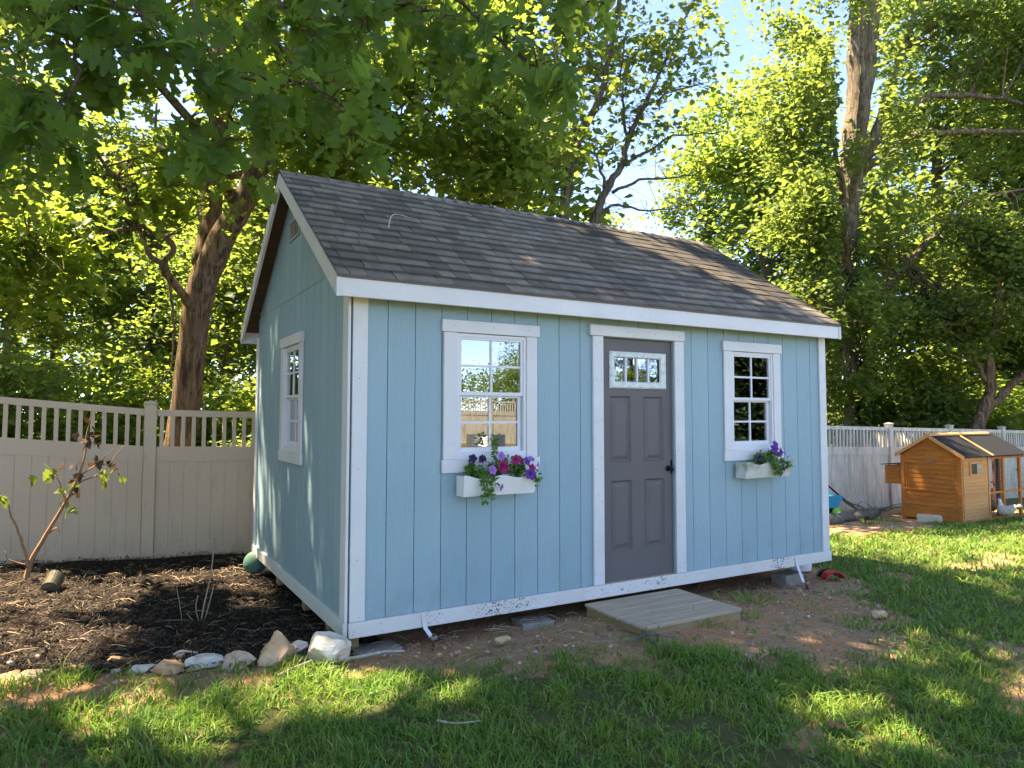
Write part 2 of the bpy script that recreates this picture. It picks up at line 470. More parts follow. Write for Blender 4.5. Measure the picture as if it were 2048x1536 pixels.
def make_ground():
    fx = np.arange(-7, 17.001, .11); fy = np.arange(-5.5, 7.001, .11)
    far = np.array([.4, 1, 2, 3.5, 5.5, 8, 12, 18, 28, 45, 80, 140, 260, 500, 900])
    xs = np.concatenate([(-7-far)[::-1], fx, 17+far]); ys = np.concatenate([(-5.5-far)[::-1], fy, 7+far])
    X, Y = np.meshgrid(xs, ys)
    mu, di, wd = masks(X, Y)
    near = np.clip((40-np.hypot(X, Y))/20, 0, 1)
    Z = gz(X, Y) + near*((vnoise(X, Y, 1.4)-.5)*.035 + (vnoise(X, Y, 4.5, 2)-.5)*.022 + mu*(vnoise(X, Y, 7, 5)-.5)*.05) - di*.012*near + mu*.02
    Z = np.where((X > -.3) & (X < 5.2) & (Y > -.15) & (Y < 3.4), np.minimum(Z, gz(X, Y)-.01), Z)
    V = np.stack([X.ravel(), Y.ravel(), Z.ravel()], 1)
    ny, nx = X.shape
    i = np.arange(ny-1)[:, None]*nx + np.arange(nx-1)[None, :]
    T = np.stack([i, i+1, i+nx+1, i+nx], -1).reshape(-1, 4)
    m, nt, b = new_mat('ground_soil')
    at = lambda n: nd(nt, 'ShaderNodeAttribute', attribute_name=n).outputs['Fac']
    pos = coords(nt, 'pos')
    nz = noise(nt, pos, 14, 8, .7); nf = noise(nt, pos, 90, 4, .7)
    soil = mix_rgb(nt, nz, (.085, .092, .036), (.135, .13, .055))
    dirt = mix_rgb(nt, ramp(nt, nz, .35, .65), (.36, .205, .115), (.50, .33, .20))
    dirt = mix_rgb(nt, ramp(nt, noise(nt, pos, 1.7, 4), .44, .60), dirt, (.50, .26, .13))
    dirt = mix_rgb(nt, ramp(nt, noise(nt, pos, 5, 6, .7), .52, .7), dirt, (.17, .12, .085))
    dirt = mix_rgb(nt, ramp(nt, nf, .66, .74), dirt, (.45, .40, .33))
    mul = mix_rgb(nt, ramp(nt, nf, .35, .7), (.016, .012, .010), (.05, .035, .026))
    wood = mix_rgb(nt, nz, (.06, .05, .025), (.10, .085, .04))
    edge = math_n(nt, 'MULTIPLY', math_n(nt, 'SUBTRACT', nz, .5), .5)
    col = mix_rgb(nt, ramp(nt, math_n(nt, 'ADD', at('dirt'), edge), .3, .6), soil, dirt)
    col = mix_rgb(nt, ramp(nt, math_n(nt, 'ADD', at('mulch'), edge), .35, .6), col, mul)
    col = mix_rgb(nt, at('wood'), col, wood)
    nt.links.new(col, b.inputs['Base Color'])
    b.inputs['Roughness'].default_value = 1.0; b.inputs['Specular IOR Level'].default_value = .08
    bn = nd(nt, 'ShaderNodeBump'); bn.inputs['Strength'].default_value = .9; bn.inputs['Distance'].default_value = .03
    nt.links.new(noise(nt, pos, 34, 9, .75), bn.inputs['Height']); nt.links.new(bn.outputs[0], b.inputs['Normal'])
    me = np_mesh('ground', V, T, m, smooth=True)
    for n, a in (('mulch', mu), ('dirt', di), ('wood', wd)):
        t = me.attributes.new(n, 'FLOAT', 'POINT'); t.data.foreach_set('value', np.ascontiguousarray(a.ravel(), dtype=np.float32))
    tag(link('ground', me), kind='structure')
make_ground()

# ================================================================== THE SHED
D, LX = 3.16, 4.94                # depth of the gable end, length of the front
GR, GX0 = .2032, .053             # groove pitch of the siding
RY, EY = 1.60, -.17               # ridge and front eave
EZ, TAN = 2.262, .681
TH = math.atan(TAN)
XL, XR = -.143, 4.985             # roof ends
def roof_z(y): return EZ + TAN*((y if y <= RY else 2*RY-y) - EY)

shed = thing('garden_shed', 'light blue wooden garden shed with white trim and dark shingle roof', 'shed', (0, 0, -.2))
SO = Vector((0, 0, -.2))
def P(name, mb, m, parent=shed, smooth=False): return mb.build(name, MT[m] if isinstance(m, str) else m, parent, smooth=smooth)
def sb(): return MB(SO)

OPEN = [(.765, 1.376, 1.055, 1.955), (3.585, 4.172, 1.055, 1.945), (2.10, 2.88, -.12, 1.995)]
GOPEN = (1.30, 1.88, 1.055, 1.955)     # gable window opening (y range)

def cut(a, b, z0, z1, holes):
    """the rectangles left of a board once the openings are cut away"""
    cs = sorted({a, b} | {h[i] for h in holes for i in (0, 1) if a < h[i] < b})
    out = []
    for p, q in zip(cs[:-1], cs[1:]):
        zs = [(z0, z1)]
        for h in holes:
            if h[0] <= p+1e-6 and h[1] >= q-1e-6:
                zs = [s for lo, hi in zs for s in ((lo, min(hi, h[2])), (max(lo, h[3]), hi)) if s[1]-s[0] > 1e-4]
        out += [(p, q, lo, hi) for lo, hi in zs]
    return out

# front siding, one object a board
edges = [.012] + [GX0+GR*k for k in range(1, 24)] + [LX-.012]
back = sb()
for p, q, lo, hi in cut(.012, LX-.012, 0, 2.2, OPEN): back.box(p, q, .003, .012, lo, hi)
P('wall_sheathing', back, 'siding')
for a, b in zip(edges[:-1], edges[1:]):
    lows, tops = sb(), sb()
    for p, q, lo, hi in cut(a+.0028, b-.0028, 0, 2.2, OPEN):
        split = any(h[0] <= a+.003 and h[1] >= b-.003 for h in OPEN)
        (tops if split and lo > 1.5 else lows).box(p, q, -.010, .003, lo, hi)
    for mb in (lows, tops):
        if mb.f: P('siding_board', mb, 'siding')
# gable siding (x = 0 side), with the horizontal seam at z = 2.38
gedges = [.012] + [.11+GR*k for k in range(0, 16) if .11+GR*k < D-.1] + [D-.012]
seam = 2.385
back = sb()
for p, q, lo, hi in cut(.012, D-.012, 0, seam, [GOPEN]): back.box(.0, .012, p, q, lo, hi)
back.prism([(.012+.28, seam), (D-.012-.28, seam), (RY, roof_z(RY)-.08)], 'x', 0, .012)
P('wall_sheathing', back, 'siding')
for a, b in zip(gedges[:-1], gedges[1:]):
    a += .0028; b -= .0028
    lows, tops = sb(), sb()
    for p, q, lo, hi in cut(a, b, 0, seam-.004, [GOPEN]):
        t0, t1 = min(hi, roof_z(p)-.05), min(hi, roof_z(q)-.05)
        (tops if GOPEN[0] <= a+.003 and GOPEN[1] >= b-.003 and lo > 1.5 else lows).prism([(p, lo), (q, lo), (q, t1), (p, t0)], 'x', -.010, .003)
    for mb in (lows, tops):
        if mb.f: P('siding_board', mb, 'siding')
    if roof_z(a)-.05 > seam+.02 or roof_z(b)-.05 > seam+.02:
        top = [(b, roof_z(b)-.05)] + ([(RY, roof_z(RY)-.05)] if a < RY < b else []) + [(a, roof_z(a)-.05)]
        lo = seam+.001
        if top[0][1] < lo: top[0] = (a+(b-a)*(roof_z(a)-.05-lo)/(roof_z(a)-roof_z(b)), lo)
        if top[-1][1] < lo: top[-1] = (b-(b-a)*(roof_z(b)-.05-lo)/(roof_z(b)-roof_z(a)), lo)
        mb = sb().prism([(max(a, top[-1][0]) if top[-1][1] == lo else a, lo), (b if top[0][1] != lo else top[0][0], lo)] + [t for t in top if t[1] > lo], 'x', -.012, .003)
        P('siding_board', mb, 'siding')
P('seam_flashing', sb().box(-.0135, -.009, .3, D-.3, seam-.004, seam+.001), 'siding')
# right gable and back wall, plain
mb = sb().prism([(.012, 0), (D-.012, 0), (D-.012, roof_z(D)-.06), (RY, roof_z(RY)-.06), (.012, roof_z(0)-.06)], 'x', LX-.014, LX)
P('right_wall', mb, 'siding')
P('back_wall', sb().box(.014, LX-.014, D-.014, D, 0, 2.2), 'siding')
# inside: floor, wall linings, a few studs
P('floor', sb().box(.02, LX-.02, .02, D-.02, -.012, .006), 'interior')
mb = sb()
for x in np.arange(.3, LX, .406): mb.box(x, x+.038, D-.11, D-.018, .01, 2.15)
for y in np.arange(.35, D, .406): mb.box(LX-.11, LX-.018, y, y+.038, .01, 2.15)
P('stud_framing', mb, 'interior')
P('ceiling', sb().box(.02, LX-.02, .02, D-.02, 2.215, 2.225), 'interior')
# bottom trim boards
P('base_trim', sb().cbox(.0, 4.968, -.036, -.012, -.10, .0), 'worn_trim')
P('base_trim', sb().cbox(-.034, -.002, -.012, D+.01, -.10, .0), 'worn_trim')
P('base_trim', sb().cbox(LX, LX+.028, .0, D, -.10, .0), 'worn_trim')
P('rim_joist', sb().box(.01, LX-.01, .0, .035, -.10, -.004), 'treated')
# corner boards
P('corner_board', sb().cbox(.004, .108, -.030, -.0105, .002, 2.150), 'trim')
P('corner_board', sb().cbox(-.030, -.0105, -.030, .088, .002, 2.19), 'trim')
P('corner_board', sb().cbox(4.852, LX+.012, -.030, -.0105, .002, 2.150), 'trim')
P('corner_board', sb().cbox(LX+.0005, LX+.022, -.008, .09, .002, 2.19), 'trim')
P('corner_board', sb().cbox(-.030, -.0125, D-.088, D+.006, .002, 2.16), 'trim')
# skids under the floor
for y in (.42, 1.10, 2.05, 2.93):
    P('skid', sb().cbox(.0, LX-.06, y, y+.09, -.195, -.101), 'treated')
P('corner_block', sb().cbox(.004, .10, .06, .16, -.23, -.101), 'treated')

# roof: deck with soffit, fascia, rake boards, shingles
ridge = roof_z(RY)
mb = sb()
mb.prism([(EY, EZ-.012), (RY, ridge-.012), (RY, ridge-.034), (EY, EZ-.034)], 'x', XL+.012, XR-.012)
mb.prism([(2*RY-EY, EZ-.012), (2*RY-EY, EZ-.034), (RY, ridge-.034), (RY, ridge-.012)], 'x', XL+.012, XR-.012)
roof = P('roof', mb, 'soffit')
back_sheet = sb()
n_course = 15
for k in range(n_course):
    y1 = 2*RY-EY - k*(RY-EY)/n_course; y0 = y1-(RY-EY)/n_course
    back_sheet.prism([(y1+.01, roof_z(y1)-.006), (y1+.01, roof_z(y1)+.004), (y0, roof_z(y0)-.004), (y0, roof_z(y0)-.010)], 'x', XL, XR)
P('rear_shingle_courses', back_sheet, 'shingle', roof)
P('fascia_board', sb().cbox(XL+.004, XR-.022, EY-.006, EY+.016, EZ-.142, EZ-.014), 'trim')
P('fascia_board', sb().cbox(XL+.004, XR-.004, 2*RY-EY-.016, 2*RY-EY+.006, EZ-.142, EZ-.014), 'trim')
for xa, xb in ((XL-.014, XL+.010), (XR-.020, XR+.006)):
    for s in (0, 1):
        f = (lambda y: y) if s == 0 else (lambda y: 2*RY-y)
        poly = [(f(EY-.012), EZ-.016), (f(RY), ridge-.014), (f(RY), ridge-.140), (f(EY-.012), EZ-.146)]
        P('rake_board', sb().prism(poly if s == 0 else poly[::-1], 'x', xa, xb), 'trim')
P('drip_edge', sb().box(XL-.012, XR, EY-.014, EY-.006, EZ-.022, EZ-.002), 'drip')

# shingles: one object a tab, alike ones share a mesh
EXPO = math.hypot(RY-EY, ridge-EZ)/n_course
widths = [.12, .16, .20, .24, .28]
sh_mesh = {}
def shingle(w, thick):
    key = (round(w, 3), thick)
    if key not in sh_mesh:
        L = EXPO+.045; g = .0022; t = .011 if thick else .0065
        mb = MB().add([(g,0,.003),(w-g,0,.003),(w-g,L,-.002),(g,L,-.002),(g+.001,.002,.003+t),(w-g-.001,.002,.003+t),(w-g,L,.002),(g,L,.002)],
                      [(0,3,2,1),(4,5,6,7),(0,1,5,4),(1,2,6,5),(2,3,7,6),(3,0,4,7)])
        sh_mesh[key] = mb.mesh('shingle', MT['shingle'])
    return sh_mesh[key]
made = []
for k in range(n_course):
    x = XL - .012
    y = EY-.018 + k*EXPO*math.cos(TH); z = EZ-.006 + k*EXPO*math.sin(TH)
    first = True
    while x < XR-.001:
        w = float(rng.choice(widths)) * (rng.uniform(.35, 1) if first else 1)
        w = round(w/.02)*.02
        first = False
        if x + w > XR - .08: w = XR - x
        made.append((k, x, y, z, w, bool(rng.random() < .5)))
        x += w
made.sort(key=lambda s: (Vector((s[1]+s[4]/2, s[2], s[3]))-CAM).length)
rest = sb()
for n, (k, x, y, z, w, t) in enumerate(made):
    jz = float(rng.normal(0, .0006))
    if n < 298:
        link('shingle', shingle(w, t), roof, (x, y+float(rng.normal(0, .0012)), z+.2+jz), (TH, 0, 0))
    else:
        b0 = [Matrix.Rotation(TH, 3, 'X') @ Vector(v) + Vector((x, y, z)) for v in [c.co for c in shingle(w, t).vertices]]
        rest.add(b0, [tuple(p.vertices) for p in shingle(w, t).polygons])
if rest.f:
    ro = tag(P('shingle', rest, 'shingle', roof), kind='stuff')
    at_ = ro.data.attributes.new('rnd', 'FLOAT', 'POINT'); at_.data.foreach_set('value', np.repeat(rng.random(len(rest.v)//8), 8).astype(np.float32))
cap = MB()
wv, hv = .105, .105*TAN
cap.add([(0,-wv,-hv+.016),(.19,-wv,-hv+.006),(0,0,.018),(.19,0,.008),(0,wv,-hv+.016),(.19,wv,-hv+.006),
         (0,-wv,-hv+.008),(0,0,.010),(0,wv,-hv+.008)], [(0,1,3,2),(2,3,5,4),(6,0,2,7),(7,2,4,8)])
cap_me = cap.mesh('ridge_shingle', MT['shingle'])
x = XL-.012
while x < XR:
    link('ridge_shingle', cap_me, roof, (x, RY, ridge+.2+.002), scl=(min(1, (XR-x)/.19+.02), 1, 1)); x += .142

# windows -------------------------------------------------------------
def window(frame_at, W, holes, trim_set, label):
    """built on the plane y=0 facing -y, x from 0 to W, then moved by frame_at"""
    x0, x1, z0, z1 = 0.0, W, 0.0, .885
    def go(mb): return mb.xform(frame_at)
    def B(*a, c=.002): return MB().cbox(*a, c=c)
    fr = MB()
    f = .022
    for a in ((x0, x1, z1-f, z1), (x0, x1, z0-.025, z0+f)): fr.box(a[0], a[1], -.020, .04, a[2], a[3])
    for a in ((x0, x0+f), (x1-f, x1)): fr.box(a[0], a[1], -.020, .04, z0+f, z1-f)
    w = go(fr).build('window', MT['vinyl_frame'], shed)
    zm = .435
    # upper sash sits outside, lower one behind it
    for nm, za, zb, ya, yb in (('upper_sash', zm, z1-f, -.012, .010), ('lower_sash', z0+f, zm+.012, .0125, .034)):
        s = MB(); e = .020 if nm == 'upper_sash' else .028
        xa, xb = x0+f+.001, x1-f-.001
        if nm == 'lower_sash': xa += .004; xb -= .004
        s.box(xa, xb, ya, yb, zb-e, zb).box(xa, xb, ya, yb, za, za+e+.006)
        s.box(xa, xa+e, ya, yb, za+e+.006, zb-e).box(xb-e, xb, ya, yb, za+e+.006, zb-e)
        go(s).build(nm, MT['vinyl_frame'], w)
        px0, px1, pz0, pz1 = xa+e, xb-e, za+e+.006, zb-e
        xm, zc, h = (px0+px1)/2, (pz0+pz1)/2, .0085
        yc = (ya+yb)/2
        go(MB().box(xm-h, xm+h, yc-.006, yc+.006, pz0, pz1)).build('muntin', MT['vinyl_frame'], w)
        go(MB().box(px0, xm-h, yc-.006, yc+.006, zc-h, zc+h)).build('muntin', MT['vinyl_frame'], w)
        go(MB().box(xm+h, px1, yc-.006, yc+.006, zc-h, zc+h)).build('muntin', MT['vinyl_frame'], w)
        for a, b in ((px0, xm-h), (xm+h, px1)):
            for c, d in ((pz0, zc-h), (zc+h, pz1)):
                go(MB().add([(a, yc+.002, c), (b, yc+.002, c), (b, yc+.002, d), (a, yc+.002, d)], [(0, 1, 2, 3)])).build('pane', MT['glass'], w)
    # surrounding trim boards
    go(MB().cbox(-.122, W+.115, -.040, -.0125, .889, .977)).build('head_trim', MT['trim'], w)
    go(MB().cbox(-.118, W+.118, -.036, -.0125, -.120, -.026)).build('sill_trim', MT['trim'], w)
    go(MB().cbox(-.106, -.001, -.032, -.0125, -.0255, .8885)).build('side_trim', MT['trim'], w)
    go(MB().cbox(W+.001, W+.098, -.032, -.0125, -.0255, .8885)).build('side_trim', MT['trim'], w)
    w['label'] = label
    return w
# the parent sits at z=-.2, so children get +.2 in z
up = Matrix.Translation((0, 0, .2))
window(up @ Matrix.Translation((.777, 0, 1.064)), .588, None, None, 'white double hung window left of the door')
window(up @ Matrix.Translation((3.597, 0, 1.058)), .563, None, None, 'white double hung window right of the door')
window(up @ Matrix.Translation((0, 1.875, 1.064)) @ Matrix.Rotation(-PI/2, 4, 'Z'), .57, None, None, 'narrow looking window in the gable end')

# door ------------------------------------------------------------------
dx0, dx1, dz0, dz1 = 2.106, 2.874, .004, 1.990
pan = [(2.203, 2.414, .967, 1.512), (2.560, 2.775, .967, 1.512), (2.203, 2.422, .246, .815), (2.566, 2.783, .246, .815)]
lite = (2.243, 2.736, 1.637, 1.832)
door_mb = sb()
for p, q, lo, hi in cut(dx0, dx1, dz0, dz1, [q for q in pan] + [lite]): door_mb.box(p, q, .008, .045, lo, hi)
for p, q, lo, hi in cut(dx0+.002, dx1-.002, dz0+.002, dz1-.002, [lite]): door_mb.box(p, q, .030, .044, lo, hi)
door = P('door', door_mb, 'door')
for a, b, c, d in pan:
    mb = sb()
    m1, m2 = .022, .052      # recess, then raised field with sloped shoulders
    ring = lambda i, y: [(a+i, y, c+i), (b-i, y, c+i), (b-i, y, d-i), (a+i, y, d-i)]
    vs = ring(-.001, .006) + ring(.012, .022) + ring(m1, .022) + ring(m2, .009)
    fs = [(i*4+j, i*4+(j+1) % 4, i*4+4+(j+1) % 4, i*4+4+j) for i in range(3) for j in range(4)] + [(12, 13, 14, 15)]
    P('raised_panel', mb.add(vs, fs), 'door', door)
fo, fi = (2.188, 2.806, 1.578, 1.885), lite
mb = sb()
ring = lambda r, y: [(r[0], y, r[2]), (r[1], y, r[2]), (r[1], y, r[3]), (r[0], y, r[3])]
md = (fo[0]+.012, fo[1]-.012, fo[2]+.012, fo[3]-.012); mi = (fi[0]-.01, fi[1]+.01, fi[2]-.01, fi[3]+.01)
vs = ring(fo, .0075) + ring(fo, -.002) + ring(md, -.012) + ring(mi, -.008) + ring(fi, .010) + ring(fi, .03)
P('lite_frame', mb.add(vs, [(i*4+j, i*4+(j+1) % 4, i*4+4+(j+1) % 4, i*4+4+j) for i in range(5) for j in range(4)]), 'door_frame_lite', door)
nb = 4
for i in range(nb):
    a = lite[0] + (lite[1]-lite[0])*i/nb; b = lite[0] + (lite[1]-lite[0])*(i+1)/nb
    P('pane', sb().add([(a+.006, .018, lite[2]), (b-.006, .018, lite[2]), (b-.006, .018, lite[3]), (a+.006, .018, lite[3])], [(0, 1, 2, 3)]), 'glass', door)
    if i: P('muntin', sb().box(a-.008, a+.008, .004, .026, lite[2], lite[3]), 'vinyl_frame', door)
kn = MB()
kn.lathe([(.024, 0), (.025, .005), (.010, .009), (.009, .028), (.016, .035), (.022, .045), (.021, .055), (.013, .062)], sides=16)
kn.xform(Matrix.Translation((2.825, .008, .897+.2)) @ Matrix.Rotation(PI/2, 4, 'X'))
kn.build('door_knob', MT['black_metal'], door, smooth=True)
P('latch', sb().box(2.856, 2.865, -.004, .007, .85, .97), 'black_metal', door)
P('hinge_strip', sb().box(2.099, 2.1055, -.006, .01, .3, 1.98), 'galv', door)
P('door_head_trim', sb().cbox(1.962, 2.992, -.046, -.0125, 2.0, 2.088), 'trim')
P('door_side_trim', sb().cbox(1.993, 2.098, -.038, -.0125, .003, 1.998), 'trim')
P('door_side_trim', sb().cbox(2.8785, 2.987, -.038, -.0125, .003, 1.998), 'trim')
P('threshold', sb().cbox(2.099, 2.878, -.030, .05, -.010, .003), 'lumber')
# bolts in the base trim under the door
for x in (2.27, 2.66):
    b = MB().lathe([(.013, 0), (.013, .006), (.006, .010)], sides=8)
    b.xform(Matrix.Translation((x, -.0362, -.05+.2)) @ Matrix.Rotation(PI/2, 4, 'X')); b.build('bolt_head', MT['galv'], shed)
# nail heads in the trim
nails = sb()
def nail(x, z, y): nails.box(x-.0025, x+.0025, y-.0012, y, z-.0025, z+.0025)
for z in np.arange(.08, 2.0, .31):
    for x0 in (2.02, 2.07, 2.91, 2.955): nail(x0+rng.normal(0, .006), z+rng.normal(0, .02), -.038)
for x in (.75, 1.07, 1.38, 3.6, 3.9, 4.2): nail(x, 2.0, -.040)
for x in (2.05, 2.35, 2.65, 2.93): nail(x, 2.044, -.046)
for z in (.4, 1.0, 1.6): nail(.05, z, -.030); nail(4.9, z, -.030)
for x in np.arange(.2, 4.9, .35):
    nail(x+rng.normal(0, .03), -.03, -.036); nail(x+rng.normal(0, .03), -.075, -.036)
tag(P('nail_heads', nails, 'black_metal'), kind='stuff')
# gable vent: frame, upright bars, dark screen
vy0, vy1, vz0, vz1 = 1.40, 1.775, 2.89, 3.07
mb = sb()
for a in ((vy0, vy1, vz1-.02, vz1), (vy0, vy1, vz0, vz0+.02)): mb.box(-.026, -.0125, a[0], a[1], a[2], a[3])
for a in ((vy0, vy0+.02), (vy1-.02, vy1)): mb.box(-.026, -.0125, a[0], a[1], vz0+.02, vz1-.02)
vent = P('gable_vent', mb, 'siding')
P('vent_screen', sb().box(-.0145, -.0125, vy0+.02, vy1-.02, vz0+.02, vz1-.02), 'black_metal', vent)
for i in range(6):
    y = vy0+.02 + (vy1-vy0-.04)*(i+.5)/6
    P('louvre_bar', sb().box(-.023, -.0148, y-.004, y+.004, vz0+.021, vz1-.021), 'lumber', vent)

# anchor straps at the front
def anchor(x, label):
    g = G1(x+.03, -.16)
    a = thing('anchor_strap', label, 'anchor strap', (x, -.12, g))
    mb = MB((x, -.12, g))
    pts = [(-.0005, -.038, .0), (.004, -.040, -.05), (.012, -.05, -.105), (.028, -.09, g+.07), (.036, -.12, g+.05)]
    vs = []
    for dx, y, z in pts: vs += [(x+dx-.016, y, z), (x+dx+.016, y-.001, z)]
    n = len(vs)
    vs += [(v[0], v[1]-.003, v[2]-.0005) for v in vs]
    fs = []
    for i in range(len(pts)-1):
        k = 2*i; fs += [(k, k+1, k+3, k+2), (n+k, n+k+2, n+k+3, n+k+1), (k, k+2, n+k+2, n+k), (k+1, n+k+1, n+k+3, k+3)]
    mb.add(vs, fs); mb.build('strap', MT['trim'], a)
    c = (x+.038, -.13, g)
    MB((x, -.12, g)).tube([(c[0], c[1]+.005, g+.075), (c[0]+.002, c[1], g-.05)], .012, 8).build('anchor_rod', MT['rust'], a)
    MB((x, -.12, g)).cbox(c[0]-.022, c[0]+.022, c[1]-.014, c[1]+.014, g+.045, g+.068).build('anchor_head', MT['galv'], a)
MT['rust'] = M('rusty_steel', (.09, .035, .02), (.14, .06, .03), 30, rough=.9)
anchor(.522, 'white tie-down strap hanging at the left end of the shed front')
anchor(4.415, 'white tie-down strap hanging at the right end of the shed front')

# ================================================================== FENCE along the back of the yard
def fence(name, label, y, x_start, x_end, post0, pitch, top_of, face=-1, detail=True):
    """posts, rails, boards and pickets follow the slope of the ground; top_of(x) is the top of the upper rail"""
    f = thing(name, label, 'fence', (post0, y, top_of(post0)-1.74))
    O = Vector((post0, y, top_of(post0)-1.74))
    V = MT['vinyl']
    posts = [post0+pitch*k for k in range(math.ceil((x_start-post0)/pitch), math.floor((x_end-post0)/pitch)+1)]
    pm = MB().cbox(-.064, .064, -.064, .064, -.12, 1.80, .006).mesh('post', V)
    cm = MB().add([(-.072,-.072,1.80),(.072,-.072,1.80),(.072,.072,1.80),(-.072,.072,1.80),(-.072,-.072,1.822),(.072,-.072,1.822),(.072,.072,1.822),(-.072,.072,1.822),(0,0,1.845)],
                  [(0,3,2,1),(0,1,5,4),(1,2,6,5),(2,3,7,6),(3,0,4,7),(4,5,8),(5,6,8),(6,7,8),(7,4,8)]).mesh('post_cap', V)
    bm = MB().add([(.004,-.014,0),(.148,-.014,0),(.148,.014,0),(.004,.014,0),(.0,-.008,0),(.152,-.008,0)],[]) if False else None
    board = MB().cbox(.0022, .1508, -.013, .013, 0, 1.08, .004).box(0, .00215, -.008, .008, 0, 1.08).box(.15085, .153, -.008, .008, 0, 1.08).mesh('board', V)
    picket = MB().cbox(-.0215, .0215, -.018, .018, 0, .37, .002).mesh('picket', V)
    def bar(za, zb, x0, x1, w):
        s = lambda x: top_of(x)
        vs = [(x0,y-w,s(x0)+za),(x1,y-w,s(x1)+za),(x1,y+w,s(x1)+za),(x0,y+w,s(x0)+za),(x0,y-w,s(x0)+zb),(x1,y-w,s(x1)+zb),(x1,y+w,s(x1)+zb),(x0,y+w,s(x0)+zb)]
        return MB(O).add(vs, [(0,3,2,1),(4,5,6,7),(0,1,5,4),(1,2,6,5),(2,3,7,6),(3,0,4,7)])
    for px in posts:
        p = link('post', pm, f, (px-O.x, 0, top_of(px)-1.74-O.z))
        link('post_cap', cm, p)
    for a, b in zip(posts[:-1], posts[1:]):
        x0, x1 = a+.0645, b-.0645
        bar(-.075, 0, x0, x1, .026).build('top_rail', V, f)
        bar(-.60, -.43, x0, x1, .024).build('middle_rail', V, f)
        bar(-1.76, -1.645, x0, x1, .024).build('bottom_rail', V, f)
        n = int(round((x1-x0)/.153)); w = (x1-x0)/n
        for i in range(n):
            x = x0+i*w
            link('board', board, f, (x-O.x, 0, top_of(x+.07)-1.66-O.z), scl=(w/.153, 1, 1))
        n = int(round((x1-x0)/.115)); w = (x1-x0)/n
        for i in range(n):
            x = x0+(i+.5)*w
            link('picket', picket, f, (x-O.x, 0, top_of(x)-.437-O.z))
    return f
def top_back(x): return 1.388 - .0225*x + .068*max(0.0, -.95-x)
fence('vinyl_fence', 'almond vinyl privacy fence with open picket top behind shed and chicken coop', 4.5, -5.9, 25.7, -.95, 2.415, top_back)
def top_front(x): return G1(x, -20)+1.72
fence('vinyl_fence', 'sunlit tan vinyl fence across the yard, seen reflected in the shed window', -20.0, 5.6, 26, 14.6, 2.415, top_front)

# ================================================================== CHICKEN COOP
MT['cedar'] = M('orange_stained_wood', (.42, .125, .022), (.54, .185, .036), 4, (6, 1, 8), rough=.65, bump=.25, rand=.10, dirt=(.28, .085, .025), dirt_lo=.55, dirt_hi=.8)
MT['cedar_light'] = M('pale_stained_wood', (.56, .25, .09), (.65, .315, .125), 4, (2, 2, 6), rough=.7, bump=.2, rand=.08)
MT['felt'] = M('black_roof_felt', (.006, .0065, .008), (.011, .012, .015), 30, rough=.9, bump=.3, bscale=200)
MT['wire'] = M('wire_mesh', (.25, .25, .24), rough=.5, metal=.6)
MT['dark_frame'] = M('dark_stained_post', (.10, .045, .025), (.14, .06, .03), 5, rough=.8)
cx, cy0, cy1 = 11.70, 2.12, 3.16
cg = G1(12.2, 2.6)-.01
cm_ = (cy0+cy1)/2
coop = thing('chicken_coop', 'orange wooden chicken coop with black felt roof and wire run', 'chicken coop', (cx, cm_, cg))
CO = Vector((cx, cm_, cg))
def cb(): return MB(CO)
def C(name, mb, m, parent=coop, smooth=False): return mb.build(name, MT[m], parent, smooth=smooth)
ez, pz = .60, .975
def cz(y): return pz - (pz-ez)*abs(y-cm_)/(cy1-cm_+.09)
house_x1 = 12.62
# gable end boards (lapped, each its own piece)
nb = 18
z0 = cg+.02
for i in range(nb):
    a = z0 + i*(pz-.03-z0)/nb; b = z0 + (i+1)*(pz-.03-z0)/nb
    def half(z): return min((cy1-cy0)/2-.002, max(0.0, (pz-.02-z)/(pz-ez)*(cy1-cm_+.09)-.01))
    ha, hb = half(a), half(b)
    if ha < .02: continue
    vs = [(cx-.016, cm_-ha, a), (cx-.016, cm_+ha, a), (cx-.008, cm_+hb, b-.002), (cx-.008, cm_-hb, b-.002),
          (cx+.004, cm_-ha, a), (cx+.004, cm_+ha, a), (cx+.004, cm_+hb, b-.002), (cx+.004, cm_-hb, b-.002)]
    C('siding_board', cb().add(vs, [(0,3,2,1),(4,5,6,7),(0,1,5,4),(1,2,6,5),(2,3,7,6),(3,0,4,7)]), 'cedar')
for ya, yb in ((cy0-.012, cy0+.055), (cy1-.055, cy1+.012)):
    C('corner_post', cb().cbox(cx-.03, cx+.03, ya, yb, cg-.02, ez+.0), 'cedar')
for ya, yb, za, zb in ((cy0+.15, cy1-.05, .47, .50), (cy0+.15, cy1-.05, -.03, -.002), (cy0+.12, cy0+.149, -.03, .50), (cy1-.10, cy1-.071, -.002, .469)):
    C('clean_out_panel_trim', cb().cbox(cx-.028, cx-.0165, ya, yb, za, zb), 'cedar')
C('handle', cb().tube([(cx-.018, cm_+.09, .505), (cx-.045, cm_+.08, .51), (cx-.045, cm_-.08, .51), (cx-.018, cm_-.09, .505)], .010, 6), 'galv')
